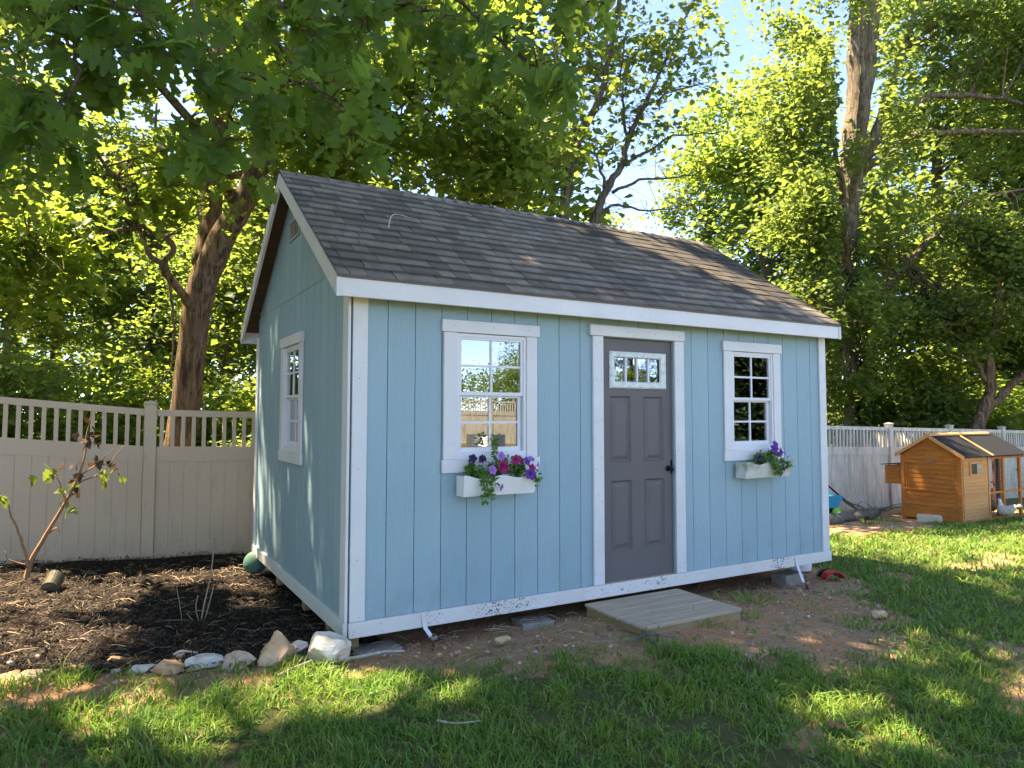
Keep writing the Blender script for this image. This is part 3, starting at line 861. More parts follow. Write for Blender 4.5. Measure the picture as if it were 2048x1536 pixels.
# front wall with small window, low door
fy = cy0
C('front_panel', cb().box(cx+.031, house_x1-.04, fy+.002, fy+.014, cg+.02, ez), 'cedar_light')
for i in range(9):
    a = cg+.52+i*.065
    C('front_board', cb().box(cx+.05, house_x1-.06, fy-.009, fy+.002, a, a+.061), 'cedar_light')
for i in range(7):
    a = cg+.06+i*.062
    C('front_board', cb().box(cx+.05, house_x1-.06, fy-.008, fy+.002, a, a+.059), 'cedar_light')
C('front_rail', cb().cbox(cx+.032, house_x1-.045, fy-.022, fy+.003, cg+.485, cg+.518), 'cedar_light')
C('front_post', cb().cbox(house_x1-.045, house_x1, fy-.022, fy+.03, cg-.02, ez), 'cedar_light')
w = C('coop_window', cb().cbox(cx+.24, cx+.66, fy-.030, fy-.0095, .27, .52), 'cedar_light')
C('window_screen', cb().box(cx+.28, cx+.62, fy-.034, fy-.0305, .305, .485), 'black_metal', w)
C('sliding_panel', cb().box(cx+.45, cx+.615, fy-.038, fy-.0345, .31, .48), 'lumber', w)
C('rear_wall', cb().box(cx+.01, house_x1, cy1-.012, cy1, cg, ez), 'cedar')
C('partition_wall', cb().prism([(cy0+.02, cg), (cy1-.02, cg), (cy1-.02, ez), (cm_, pz-.05), (cy0+.02, ez)], 'x', house_x1-.012, house_x1-.002), 'cedar')
# nest box on the far side of the gable
C('nest_box', cb().prism([(cy1+.002, .41), (cy1+.34, .385), (cy1+.34, .05), (cy1+.002, .05)], 'x', cx+.02, cx+.55), 'cedar')
for k in range(3): C('nest_board', cb().box(cx+.006, cx+.0195, cy1+.03, cy1+.335, .06+k*.105, .06+k*.105+.1), 'cedar')
C('nest_lid', cb().prism([(cy1-.0, .43), (cy1+.40, .395), (cy1+.40, .41), (cy1-.0, .445)], 'x', cx-.02, cx+.6), 'felt')
# roof
rx0, rx1 = cx-.09, 13.9
for s in (-1, 1):
    yo = cm_ + s*(cy1-cm_+.09)
    C('roof_sheet', cb().prism([(cm_, pz), (yo, ez), (yo, ez+.018), (cm_, pz+.018)][::s], 'x', rx0+.03, rx1), 'felt')
    C('roof_trim', cb().prism([(cm_, pz-.035), (yo, ez-.035), (yo, ez+.026), (cm_, pz+.028)][::s], 'x', rx0, rx0+.029), 'cedar_light')
    C('roof_batten', cb().prism([(cm_, pz+.0185), (yo, ez+.0185), (yo, ez+.032), (cm_, pz+.032)][::s], 'x', house_x1-.02, house_x1+.025), 'cedar_light')
C('ridge_board', cb().prism([(cm_-.055, pz-.002), (cm_+.055, pz-.002), (cm_+.05, pz+.025), (cm_, pz+.05), (cm_-.05, pz+.025)], 'x', rx0-.01, rx1-.2), 'cedar_light')
# run: posts, rails, wire
run_end = 15.3
for i, x in enumerate((13.10, 13.72, 14.3, 14.9)):
    C('run_post', cb().cbox(x, x+.045, fy-.018, fy+.027, cg-.02, ez), 'cedar')
    C('run_post', cb().cbox(x+.06, x+.10, cy1-.045, cy1, cg-.02, ez), 'dark_frame')
C('run_post', cb().cbox(13.52, 13.58, fy+.25, fy+.31, cg-.02, ez), 'dark_frame')
for za, zb in ((cg+.01, cg+.05), (cg+.485, cg+.52), (ez-.05, ez-.012)):
    C('run_rail', cb().cbox(house_x1+.002, run_end, fy-.010, fy+.016, za, zb), 'cedar')
    C('run_rail', cb().cbox(house_x1+.002, run_end, cy1-.020, cy1-.004, za, zb), 'dark_frame')
wm = cb()
for x in np.arange(house_x1+.03, run_end, .05): wm.box(x-.0007, x+.0007, fy+.017, fy+.0184, cg+.05, ez-.05)
for z in np.arange(cg+.06, ez-.05, .05): wm.box(house_x1+.02, run_end, fy+.0186, fy+.020, z-.0007, z+.0007)
tag(C('wire_mesh', wm, 'wire'), kind='stuff')
# second roof section is a dark tarp edge, then a leaning ladder
MT['green_metal'] = M('dark_green_metal', (.02, .045, .035), (.03, .06, .045), 20, rough=.5)
lad = thing('ladder', 'narrow dark green ladder leaning on the right end of the coop run', 'ladder', (13.97, 1.86, cg))
for dx in (0, .07):
    MB((13.97, 1.86, cg)).tube([(13.95+dx, 1.84, cg), (13.80+dx, 2.02, .62)], .011, 6).build('rail', MT['green_metal'], lad)
for t in np.linspace(.06, .95, 12):
    z = cg+(.62-cg)*t
    MB((13.97, 1.86, cg)).tube([(13.95-.15*t, 1.84+.18*t, z), (14.02-.15*t, 1.84+.18*t, z)], .007, 5).build('rung', MT['green_metal'], lad)

# ------------------------------------------------------------------ hens
def feather(name, c1, c2): return M(name, c1, c2, 22, (1, 1, 1), rough=.9, bump=.4, bscale=60, kind='objr')
MT['hen_white'] = feather('white_feathers', (.72, .70, .66), (.5, .48, .44))
MT['hen_brown'] = feather('brown_feathers', (.22, .09, .04), (.13, .05, .025))
MT['hen_tan'] = feather('tan_feathers', (.42, .26, .15), (.26, .13, .07))
MT['comb'] = M('red_comb', (.42, .03, .025), rough=.6)
MT['beak'] = M('beak_horn', (.45, .30, .10), rough=.5)
MT['eye'] = M('dark_eye', (.01, .01, .01), rough=.2)
def hen(loc, heading, m, label, peck=0.0, s=1.0):
    h = thing('hen', label, 'hen', (loc[0], loc[1], G1(*loc)), heading, 'hens by the coop run')
    # one continuous body lofted from tail to beak root: (x, z, half width, half height)
    hd = Vector((.13, .40)) if not peck else Vector((.24, .24))
    rings = [(-.27, .33, .006, .012), (-.24, .315, .03, .045), (-.17, .265, .062, .07), (-.09, .215, .095, .095), (0, .195, .112, .105), (.07, .205, .098, .10),
             (.105, .245, .066, .07), (hd.x-.02, .245+(hd.y-.245)*.45, .042, .045), (hd.x-.008, .245+(hd.y-.245)*.8, .032, .033),
             (hd.x+.006, hd.y, .031, .033), (hd.x+.03, hd.y+.004, .022, .023), (hd.x+.045, hd.y, .009, .009)]
    mb = MB()
    vs, fs, n = [], [], 14
    for i, (x, z, w, hh) in enumerate(rings):
        j0, j1 = rings[max(i-1, 0)], rings[min(i+1, len(rings)-1)]
        t = Vector((j1[0]-j0[0], j1[1]-j0[1])).normalized()
        for k in range(n):
            a = 2*PI*k/n
            vs.append((x - t.y*math.sin(a)*hh, math.cos(a)*w, z + t.x*math.sin(a)*hh))
    for i in range(len(rings)-1):
        for k in range(n): fs.append((i*n+k, i*n+(k+1) % n, (i+1)*n+(k+1) % n, (i+1)*n+k))
    fs += [tuple(range(n)), tuple(range((len(rings)-1)*n, len(rings)*n))[::-1]]
    body = mb.add(vs, fs).build('body', MT[m], h, smooth=True)
    for s_ in (-1, 1):
        wv = MB()
        pts = [(.055, .225), (.03, .265), (-.06, .265), (-.15, .245), (-.19, .235), (-.12, .195), (-.03, .165), (.035, .175)]
        off = [.088, .078, .082, .064, .045, .086, .098, .098]
        vs = [(x, s_*o, z) for (x, z), o in zip(pts, off)] + [(-.04, s_*.122, .215)]
        wv.add(vs, [(i, (i+1) % 8, 8) for i in range(8)]).build('wing', MT[m], h, smooth=True)
        leg = MB().tube([(.0, s_*.04, .12), (.012, s_*.042, .06), (.0, s_*.042, .008)], [.014, .008, .007], 6)
        for a in (-.5, 0, .5): leg.tube([(0, s_*.042, .008), (.045*math.cos(a), s_*.042+.045*math.sin(a), .004)], [.006, .003], 5)
        leg.tube([(0, s_*.042, .008), (-.02, s_*.042, .004)], [.005, .003], 5)
        leg.build('leg', MT['beak'], h)
        MB().lathe([(.001, -.005), (.005, 0), (.001, .005)], (hd.x+.014, s_*.028, hd.y+.008), 6).build('eye', MT['eye'], h)
    MB().tube([(hd.x+.04, 0, hd.y), (hd.x+.062, 0, hd.y-.006), (hd.x+.075, 0, hd.y-.014)], [.009, .006, .001], 6).build('beak', MT['beak'], h)
    MB().prism([(hd.x+.038, hd.y+.015), (hd.x+.03, hd.y+.045), (hd.x+.018, hd.y+.035), (hd.x+.008, hd.y+.055), (hd.x-.004, hd.y+.038), (hd.x-.016, hd.y+.046), (hd.x-.014, hd.y+.022)], 'y', -.004, .004).build('comb', MT['comb'], h)
    MB().prism([(hd.x+.045, hd.y-.008), (hd.x+.028, hd.y-.008), (hd.x+.032, hd.y-.034), (hd.x+.042, hd.y-.03)], 'y', -.004, .004).build('wattle', MT['comb'], h)
    tl = MB()
    for a in (-.35, -.12, .12, .35):
        tl.add([(-.22, .02*a, .30), (-.25, .01+.06*a, .335), (-.36, .16*a, .40-.12*abs(a)), (-.33, .17*a-.0, .345-.1*abs(a))], [(0, 1, 2, 3)])
    tl.build('tail', MT[m], h)
    if s != 1: h.scale = (s, s, s)
    return h
hen((12.74, 1.93), 1.15, 'hen_white', 'white hen standing outside the coop run wire', s=.9)
hen((13.0, 2.62), 2.6, 'hen_brown', 'dark brown hen with raised head behind the white hen', s=1.0)
hen((13.35, 2.45), .3, 'hen_brown', 'reddish brown hen pecking between the run posts', peck=1, s=1.0)
hen((13.85, 2.72), 0.0, 'hen_tan', 'pale tan hen at the back of the run', s=1.1)

# ================================================================== THINGS ABOUT THE YARD
# plank step in front of the door
st = thing('door_step', 'low weathered plank step in front of the shed door', 'step', (2.37, -.40, -.22))
SOo = (2.37, -.40, -.22)
sx0, sx1, sy0, sy1, szt = 1.905, 2.855, -.735, -.045, -.118
pl = [(-.735, -.602), (-.594, -.462), (-.454, -.322), (-.314, -.187), (-.179, -.045)]
sk = .035   # boards lie slightly askew
for i, (a, b) in enumerate(pl):
    dz = float(rng.normal(0, .0015))
    if i == 0:
        MB(SOo).cbox(sx0-.02, 2.02, a, b, szt-.026+dz, szt+dz, .006).build('plank', MT['lumber'], st)
        MB(SOo).cbox(2.024, sx1+.01, a, b, szt-.026+dz, szt+dz+.002, .004).build('plank', MT['lumber'], st)
    else:
        MB(SOo).cbox(sx0-.02+float(rng.normal(0, .004)), sx1+.01+float(rng.normal(0, .004)), a, b, szt-.026+dz, szt+dz, .006).build('plank', MT['lumber'], st)
for x in (sx0, sx1-.04): MB(SOo).cbox(x, x+.038, -.69, -.05, -.29, szt-.0275).build('side_board', MT['treated'], st)
MB(SOo).cbox(sx0, sx1, -.73, -.692, -.29, szt-.0275).build('front_board', MT['treated'], st)

# blocks that carry the shed
def block(x0, x1, y0, y1, z0, z1, label, rot=0):
    c = ((x0+x1)/2, (y0+y1)/2, z0)
    o = MB(c).cbox(x0, x1, y0, y1, z0, z1, .006).build('concrete_block', MT['concrete'], None, c)
    o.rotation_euler = (0, 0, rot)
    tag(o, label, 'concrete block', 'blocks under the shed')
block(.05, .36, -.075, .12, -.27, -.1955, 'concrete block under the near corner of the shed', .06)
block(1.33, 1.60, -.06, .14, -.285, -.1975, 'concrete block under the shed front midway to the step', -.1)
block(4.35, 4.62, .02, .2, -.36, -.1955, 'concrete block under the far right end of the shed front')
pav = MB((0, 0, 0)).cbox(-.19, .19, -.10, .10, -.02, .115, .012)
o = pav.build('paver_block', MT['paver'] if 'paver' in MT else M('tan_paver', (.48, .38, .26), (.55, .45, .32), 8, rough=.95, bump=.4, dirt=(.3, .2, .12)), None, (11.35, 2.50, G1(11.35, 2.5)))
o.rotation_euler = (0, 0, -1.0)
tag(o, 'pale tan paver block at the foot of the coop wall', 'paver block')

# flower boxes
MT['box_old'] = M('mossy_white_paint', (.66, .65, .58), (.58, .57, .49), 5, rough=.8, dirt=(.22, .23, .13), dirt_scale=3.2, dirt_lo=.48, dirt_hi=.72)
MT['box_paint'] = M('white_box_paint', (.80, .78, .76), (.72, .70, .66), 5, rough=.6, bump=.15, dirt=(.45, .42, .34), dirt_lo=.62, dirt_hi=.85)
MT['potting'] = M('potting_soil', (.03, .02, .014), (.06, .04, .03), 40, rough=1, bump=.6)
def flower_box(x0, x1, m, label):
    zt, zb = .925, .785
    o = ((x0+x1)/2, -.04, zb)
    f = thing('flower_box', label, 'flower box', o, 0, 'flower boxes under the front windows')
    ya, yb, yt = -.042, -.155, -.195            # wall, front bottom, front top
    n = 28
    wave = lambda t: zt + .012*math.cos(t*4*PI) - .010*math.sin(t*PI)
    fb = MB(o)
    vs = []
    for i in range(n+1):
        t = i/n; xb_ = x0+.012+t*(x1-x0-.024); xt_ = x0+t*(x1-x0)
        vs += [(xb_, yb, zb), (xt_, yt, wave(t)), (xt_, yt+.014, wave(t)), (xb_, yb+.014, zb)]
    fb.add(vs, [(4*i+j, 4*i+4+j, 4*i+4+(j+1) % 4, 4*i+(j+1) % 4) for i in range(n) for j in range(4)] + [(3, 2, 1, 0), (4*n, 4*n+1, 4*n+2, 4*n+3)])
    fb.build('front_board', MT[m], f)
    for xa, xb in ((x0+.014, x0+.026), (x1-.026, x1-.014)):
        MB(o).prism([(ya, zb), (yb+.015, zb), (yt+.015, zt), (ya, zt)], 'x', xa, xb).build('side_board', MT[m], f)
    MB(o).box(x0+.027, x1-.027, yb+.016, ya, zb+.002, zb+.014).build('bottom_board', MT[m], f)
    MB(o).box(x0+.027, x1-.027, ya-.012, ya, zb+.0145, zt-.004).build('back_board', MT[m], f)
    MB(o).box(x0+.028, x1-.028, yt+.026, ya-.013, zb+.09, zb+.112).build('soil', MT['potting'], f)
flower_box(.755, 1.365, 'box_paint', 'white flower box with scalloped front under the left front window')
flower_box(3.59, 4.205, 'box_old', 'grimy white flower box with mossy stains under the right front window')

# green ball
g = G1(.0, 2.95)
tag(MB().lathe([(math.cos(a)*.115+.0005, math.sin(a)*.115) for a in np.linspace(-PI/2, PI/2, 17)], sides=28).build('ball',
    M('faded_green_rubber', (.055, .19, .15), (.09, .16, .12), 7, rough=.75, dirt=(.10, .085, .06), dirt_scale=6, dirt_lo=.45, dirt_hi=.75), None, (-.03, 3.0, g+.125), smooth=True),
    'faded green rubber ball lying by the back corner of the shed', 'ball')
# ribbed spotlight can tipped over in the mulch
MT['bronze'] = M('brown_metal', (.10, .085, .06), (.16, .14, .10), 14, rough=.5, metal=.4)
g = G1(-1.77, 2.8)
sp = thing('garden_spotlight', 'brown ribbed metal garden spotlight tipped over in the mulch', 'spotlight', (-1.77, 2.80, g))
rot = Matrix.Translation((0, 0, .085)) @ Matrix.Rotation(math.radians(24), 4, 'Y') @ Matrix.Rotation(math.radians(-62), 4, 'X')
prof = []
for i in range(15): prof += [(.072 - (.006 if i % 2 else 0), -.09+i*.012)]
MB().lathe([(.03, -.10)] + prof + [(.066, .085)], sides=20).xform(rot).build('housing', MT['bronze'], sp)
MB().lathe([(.062, .0855), (.062, .088)], sides=20).xform(rot).build('lens', MT['black_metal'], sp)
MB().tube([rot @ Vector((0, .05, -.09)), (.02, .06, .02), (.03, .08, -.05)], .012, 6).build('stake', MT['black_metal'], sp)

# bucket, scoop, toy, shovel, log at the right
MT['white_plastic'] = M('white_plastic', (.78, .77, .75), rough=.35)
MT['red_plastic'] = M('red_plastic', (.55, .025, .03), rough=.35)
g = G1(5.2, .42)
bx, by = 5.25, .55
bk = thing('bucket', 'white plastic bucket with red lid behind the right corner of the shed', 'bucket', (bx, by, g))
MB().lathe([(.115, 0), (.118, .01), (.138, .30), (.145, .302), (.145, .325), (.139, .327), (.14, .345)], sides=24).build('pail', MT['white_plastic'], bk, smooth=False)
MB().lathe([(.15, .346), (.15, .372), (.135, .376), (.13, .37)], sides=24).build('lid', MT['red_plastic'], bk)
MB().tube([(-.145, 0, .29), (-.16, -.07, .20), (-.08, -.155, .15), (.08, -.155, .15), (.16, -.07, .20), (.145, 0, .29)], .004, 5).build('handle', MT['galv'], bk)
g = G1(5.1, .06)
sc = thing('garden_scoop', 'red and black plastic scoop lying at the right corner of the shed', 'scoop', (5.13, .08, g))
sc.scale = (.72, .72, .72)
vs, fs = [], []
for i in range(9):
    a = PI*i/8
    for r, yy in ((.115, -.10), (.115, .12)): vs.append((-.115*math.cos(a)*1.2, yy, .11*math.sin(a)))
fs = [(2*i, 2*i+1, 2*i+3, 2*i+2) for i in range(8)]
n = len(vs); vs += [(v[0]*.92, v[1], v[2]*.90-.002) for v in vs]; fs += [tuple(n+k for k in f[::-1]) for f in fs]
fs += [(2*i, 2*i+2, n+2*i+2, n+2*i) for i in range(8)] + [(2*i+1, n+2*i+1, n+2*i+3, 2*i+3) for i in range(8)]
MB().add(vs, fs).xform(Matrix.Rotation(-.45, 4, 'Z')).build('shell', MT['red_plastic'], sc, smooth=True)
MB().add([(v[0]*1.02, v[1]*.5+.115, v[2]*1.02+.001) for v in vs], fs).xform(Matrix.Rotation(-.45, 4, 'Z')).build('grip_cover', MT['black_metal'], sc, smooth=True)
# toy truck
MT['blue_plastic'] = M('blue_plastic', (.02, .28, .42), rough=.35)
MT['lime_plastic'] = M('lime_plastic', (.22, .50, .04), rough=.35)
tx, ty = 10.15, 3.72
tg = G1(tx, ty)
tr = thing('toy_truck', 'blue toy dump truck with lime green wheels in front of the fence', 'toy truck', (tx, ty, tg), -.25)
MB().add([(-.42,-.17,.20),(.16,-.17,.20),(.16,.17,.20),(-.42,.17,.20),(-.45,-.21,.42),(.26,-.21,.42),(.26,.21,.42),(-.45,.21,.42),
          (-.43,-.19,.42),(.24,-.19,.42),(.24,.19,.42),(-.43,.19,.42),(-.40,-.155,.24),(.14,-.155,.24),(.14,.155,.24),(-.40,.155,.24)],
         [(0,3,2,1),(0,1,5,4),(1,2,6,5),(2,3,7,6),(3,0,4,7),(4,5,9,8),(5,6,10,9),(6,7,11,10),(7,4,8,11),(8,9,13,12),(9,10,14,13),(10,11,15,14),(11,8,12,15),(12,13,14,15)]).build('dump_bed', MT['blue_plastic'], tr)
MB().cbox(-.40, .20, -.13, .13, .10, .199, .02).build('chassis', MT['black_metal'], tr)
MB().cbox(-.70, -.47, -.16, .16, .12, .40, .03).build('cab', MT['blue_plastic'], tr)
for wx in (.12, -.5):
    for s in (-1, 1):
        wl = MB().lathe([(.05, -.035), (.095, -.03), (.105, -.015), (.105, .015), (.095, .03), (.05, .035)], sides=18).xform(Matrix.Translation((wx, s*.19, .105)) @ Matrix.Rotation(PI/2, 4, 'X')).build('wheel', MT['lime_plastic'], tr)
        MB().lathe([(.045, -.040), (.045, .040)], sides=12).xform(Matrix.Translation((wx, s*.19, .105)) @ Matrix.Rotation(PI/2, 4, 'X')).build('hub', MT['white_plastic'], wl)
# shovel leaning on the fence
g = G1(11.3, 4.0)
sv = thing('shovel', 'long handled shovel leaning towards the fence beside the coop', 'shovel', (11.25, 4.02, g))
a, b = Vector((11.22, 4.02, g+.26)), Vector((10.15, 4.38, g+1.16))
MB((11.25, 4.02, g)).tube([a, a.lerp(b, .45)], .018, 8).build('shaft', MT['black_metal'], sv)
MB((11.25, 4.02, g)).tube([a.lerp(b, .451), b], .017, 8).build('shaft', MT['lumber'], sv)
MB((11.25, 4.02, g)).tube([a.lerp(b, .50), a.lerp(b, .54)], .021, 8).build('collar', MT['galv'], sv)
d = (a-b).normalized(); side = Vector((.32, .95, 0)).normalized(); nrm = d.cross(side)
blade = MB((11.25, 4.02, g))
rows = [(0, .05, .0), (.03, .10, .012), (.12, .105, .02), (.20, .095, .018), (.26, .05, .01), (.285, .008, .0)]
vs, fs = [], []
for t, wd, dp in rows:
    for u, q in ((-1, 0), (-.5, .8), (0, 1), (.5, .8), (1, 0)): vs.append(a + d*t + side*wd*u + nrm*dp*q)
n = len(vs)
fs = [(5*i+j, 5*i+j+1, 5*i+j+6, 5*i+j+5) for i in range(5) for j in range(4)]
vs += [v + nrm*.003 for v in vs]; fs += [tuple(n+k for k in f[::-1]) for f in fs]
blade.add(vs, fs).build('blade', MT['galv'], sv, smooth=True)
# fallen log
MT['log'] = bark_mat('grey_log', (.16, .13, .10), (.36, .31, .25))
lg = smooth_path([(9.15, 3.0, 0), (9.7, 3.15, 0), (10.3, 3.28, 0), (10.8, 3.32, 0), (11.2, 3.42, 0), (11.55, 3.62, 0)], 4)
lp = [(p[0], p[1], G1(p[0], p[1])+.06+.02*math.sin(i*1.3)) for i, p in enumerate(lg)]
lo = (10.2, 3.3, G1(10.2, 3.3))
MB(lo).tube(lp, [.075+.018*math.sin(i*2.1)+.02*(i < 6) for i in range(len(lp))], 10).build('fallen_log', MT['log'], None, lo, smooth=True)
tag(bpy.data.objects['fallen_log'], 'grey fallen log lying on bare soil in front of the fence', 'log')
br = thing('brush_pile', 'tangle of dead roots and branches beside the coop nest box', 'branches', (11.5, 3.6, G1(11.5, 3.6)))
for k in range(14):
    q = Vector((11.45+rng.normal(0, .12), 3.6+rng.normal(0, .14), G1(11.5, 3.6)+.03))
    pts = [q]
    dd = Vector((rng.normal(0, .6), rng.normal(0, .6), rng.uniform(.2, 1.3)))
    for j in range(4): dd = dd+Vector((rng.normal(0, .5), rng.normal(0, .5), rng.normal(-.1, .3))); pts.append(pts[-1]+dd*.075)
    MB((11.5, 3.6, G1(11.5, 3.6))).tube(smooth_path(pts, 2), list(np.linspace(rng.uniform(.012, .03), .004, 9)), 5).build('branch', MT['log'], br)
# galvanised raised bed across the yard (mirrored in the window)
gx, gy = 11.2, -18.6
rb = MB().lathe([(.75 + (.012 if i % 2 else -.012), i*.03) for i in range(16)] + [(.70, .45), (.70, .38)], sides=36).build('raised_bed', MT['galv'], None, (gx, gy, G1(gx, gy)))
tag(rb, 'round galvanised raised bed by the opposite fence, seen only in the window reflection', 'raised bed')

# ================================================================== STONES along the mulch bed
stone_cols = {'white': ((.62, .58, .52), (.50, .44, .36), (.34, .26, .18)), 'tan': ((.55, .33, .17), (.64, .46, .30), (.36, .19, .09)), 'rust': ((.50, .27, .13), (.58, .37, .2), (.26, .14, .08)),
              'pink': ((.56, .40, .30), (.48, .31, .21), (.30, .2, .14))}
for k, (a, b, c) in stone_cols.items(): MT['stone_'+k] = M('stone_'+k, a, b, 7, (1, 1, 2), rough=.92, bump=.6, bscale=24, kind='objr', dirt=c, dirt_scale=9, dirt_lo=.55, dirt_hi=.72)
def rock_mesh(name, r, seed, m, sub=4, flat=.0):
    import bmesh
    bm = bmesh.new(); bmesh.ops.create_icosphere(bm, subdivisions=sub, radius=1)
    q = np.random.default_rng(seed)
    planes = [Vector(q.normal(size=3)).normalized() for _ in range(16)]; dep = q.uniform(.50, .80, 16)
    for v in bm.verts:
        p = v.co.copy()
        for n, d in zip(planes, dep):
            e = p.dot(n)-d
            if e > 0: p -= n*e*.97
        p *= 1.12 + .16*(float(vnoise(p.x*2.1+p.z, p.y*2.1-p.z, 1.7, seed % 9))-.5) + .07*(float(vnoise(p.x*5+p.z*3, p.y*5-p.z*4, 2.1, seed % 7))-.5)
        v.co = Vector((p.x*r[0], p.y*r[1], p.z*r[2]))
    me = bpy.data.meshes.new(name); bm.to_mesh(me); bm.free(); me.materials.append(m)
    me.polygons.foreach_set('use_smooth', [sub > 9]*len(me.polygons)); me.update()
    return me
big = [(-.17, -.10, (.165, .135, .165), 'white', 'large white quartz rock at the near corner of the shed'),
       (-.43, .06, (.15, .12, .155), 'tan', 'large blocky orange tan rock left of the white quartz rock'),
       (-.285, .17, (.085, .07, .075), 'white', 'small pale rock wedged behind the orange and white rocks'),
       (-.66, .06, (.13, .09, .085), 'pink', 'pinkish tan rock between the orange rock and the long pale one'),
       (-.83, .13, (.14, .075, .085), 'white', 'long pale cream rock tilted up to the right'),
       (-1.05, .14, (.105, .08, .068), 'rust', 'flat rust coloured rock in the middle of the border'),
       (-.915, .10, (.055, .045, .05), 'pink', 'small brown rock right of the flat rust coloured one'),
       (-1.19, .20, (.085, .055, .055), 'white', 'low white rock left of the flat rust coloured one'),
       (-1.00, .27, (.06, .04, .035), 'rust', 'little orange stone lying behind the flat rust rock'),
       (-.965, .36, (.04, .035, .045), 'tan', 'little upright tan stone behind the border rocks'),
       (-1.32, .52, (.05, .035, .03), 'tan', 'pale oval stone lying alone in the mulch'),
       (-1.54, .37, (.07, .05, .04), 'rust', 'brown rounded rock near the left end of the border'),
       (-1.32, .25, (.035, .03, .03), 'white', 'small white chip of rock at the edge of the mulch'),
       (-1.74, .36, (.08, .06, .04), 'pink', 'flat brown rock at the far left of the border'),
       (-1.86, .40, (.07, .05, .04), 'rust', 'leftmost brown rock of the border, cut by the frame edge'),
       (-.30, -.02, (.05, .04, .035), 'rust', 'small orange stone tucked beside the white quartz rock'),
       (-.20, -.26, (.055, .03, .025), 'white', 'white stone chip in the grass below the quartz rock'),
       (4.15, -1.02, (.09, .07, .05), 'tan', 'half buried tan rock in the bare soil right of the step'),
       (1.0, -.28, (.06, .045, .035), 'tan', 'brown stone in the soil left of the step')]
for i, (x, y, r, m, lab) in enumerate(big):
    o = link('rock', rock_mesh('rock', (r[0]*1.05, r[1], r[2]*.85), 40+i, MT['stone_'+m]), None, (x, y, G1(x, y)+r[2]*.30), (float(rng.normal(0, .12)), float(rng.normal(0, .12)), float(rng.uniform(-.5, .5))))
    tag(o, lab, 'rock', 'rocks about the mulch bed')
pm = [rock_mesh('pebble', (1, .75, .55), 90+i, MT['stone_'+k], 2) for i, k in enumerate(('white', 'tan', 'rust', 'pink', 'white', 'tan'))]
for i in range(150):
    t = i/150
    if i < 46: x, y = rng.uniform(-1.95, -.25), 0; y = np.interp(x, [-1.95, -1.2, -.5, -.2], [.33, .17, .0, -.12])+rng.normal(0, .09)
    elif i < 64: x, y = rng.uniform(-2.0, -.1), rng.uniform(.2, 3.5)
    elif i < 132: x, y = rng.uniform(.1, 4.6), 0; y = -.10-rng.random()*np.interp(x, [0, 1.3, 2.2, 3.5, 4.6], [.35, .55, 1.3, 1.6, .7])
    else: x, y = rng.uniform(9, 11.3), rng.uniform(2.2, 3.8)
    if 1.85 < x < 2.9 and y > -.8: continue
    s = float(rng.uniform(.010, .026))
    o = link('pebble', pm[int(rng.integers(0, 6))], None, (x, y, G1(x, y)+s*.3), (0, 0, float(rng.uniform(0, 6))), (s, s, s))
    zone = 'small pale pebble along the mulch bed edge' if i < 46 else 'small pebble lying in the dark mulch' if i < 64 else 'small stone chip in the bare soil before the shed' if i < 132 else 'small stone on the bare soil near the coop'
    tag(o, zone, 'pebble', 'pebbles ' + zone.split(' ', 2)[2])

# ================================================================== FOLIAGE TOOLS
def T_rhomb():
    return np.array([(0,0,0),(.32,.42,.07),(0,1,-.03),(-.32,.42,.07)]), np.array([(0,1,2),(0,2,3)])
def T_lobed():
    h = [(.05,0,0),(.30,.20,.05),(.13,.34,.02),(.40,.56,.07),(.16,.68,.02),(.20,.86,.03)]
    pts = [(0,.45,-.03)] + [(x,y,z) for x,y,z in h] + [(0,1.0,-.05)] + [(-x,y,z) for x,y,z in h[::-1]]
    n = len(pts)
    return np.array(pts), np.array([(0,i,i+1) for i in range(1,n-1)] + [(0,n-1,1)])
def T_maple():
    o = [(0,0),(.18,.06),(.46,.12),(.34,.30),(.56,.52),(.28,.50),(.26,.66),(.0,1.0)]
    z = [0,.03,.0,.05,-.02,.04,.05,-.06]
    pts = [(0,.38,-.02)] + [(x,y,c) for (x,y),c in zip(o,z)] + [(-x,y,c) for (x,y),c in list(zip(o,z))[1:-1][::-1]]
    n = len(pts)
    return np.array(pts), np.array([(0,i,i+1) for i in range(1,n-1)] + [(0,n-1,1)])
def T_oak():
    h = [(.012,0),(.02,.12),(.09,.17),(.17,.19),(.20,.24),(.15,.29),(.08,.33),(.12,.38),(.24,.41),(.31,.45),(.31,.51),(.22,.55),(.11,.57),(.13,.62),(.26,.66),(.32,.71),(.30,.77),(.20,.80),(.12,.81),(.15,.86),(.16,.92),(.09,.98),(0,1.0)]
    rib = [(0, y) for _, y in h]
    vs, ts = [], []
    cv = lambda x, y: -.22*(y-.1)**2 + .35*abs(x)*(1-abs(x)) - .05
    for (x, y) in rib: vs.append((0, y, cv(0, y)))
    for s in (1, -1):
        b = len(vs)
        for x, y in h: vs.append((s*x, y, cv(x, y)+.03*math.sin(y*17+s)))
        for i in range(len(h)-1):
            q = (i, b+i, b+i+1, i+1)
            ts += [(q[0], q[1], q[2]), (q[0], q[2], q[3])] if s > 0 else [(q[0], q[2], q[1]), (q[0], q[3], q[2])]
    return np.array(vs), np.array(ts)
TEMPL = {'rhomb': T_rhomb(), 'lobed': T_lobed(), 'maple': T_maple(), 'oak': T_oak()}

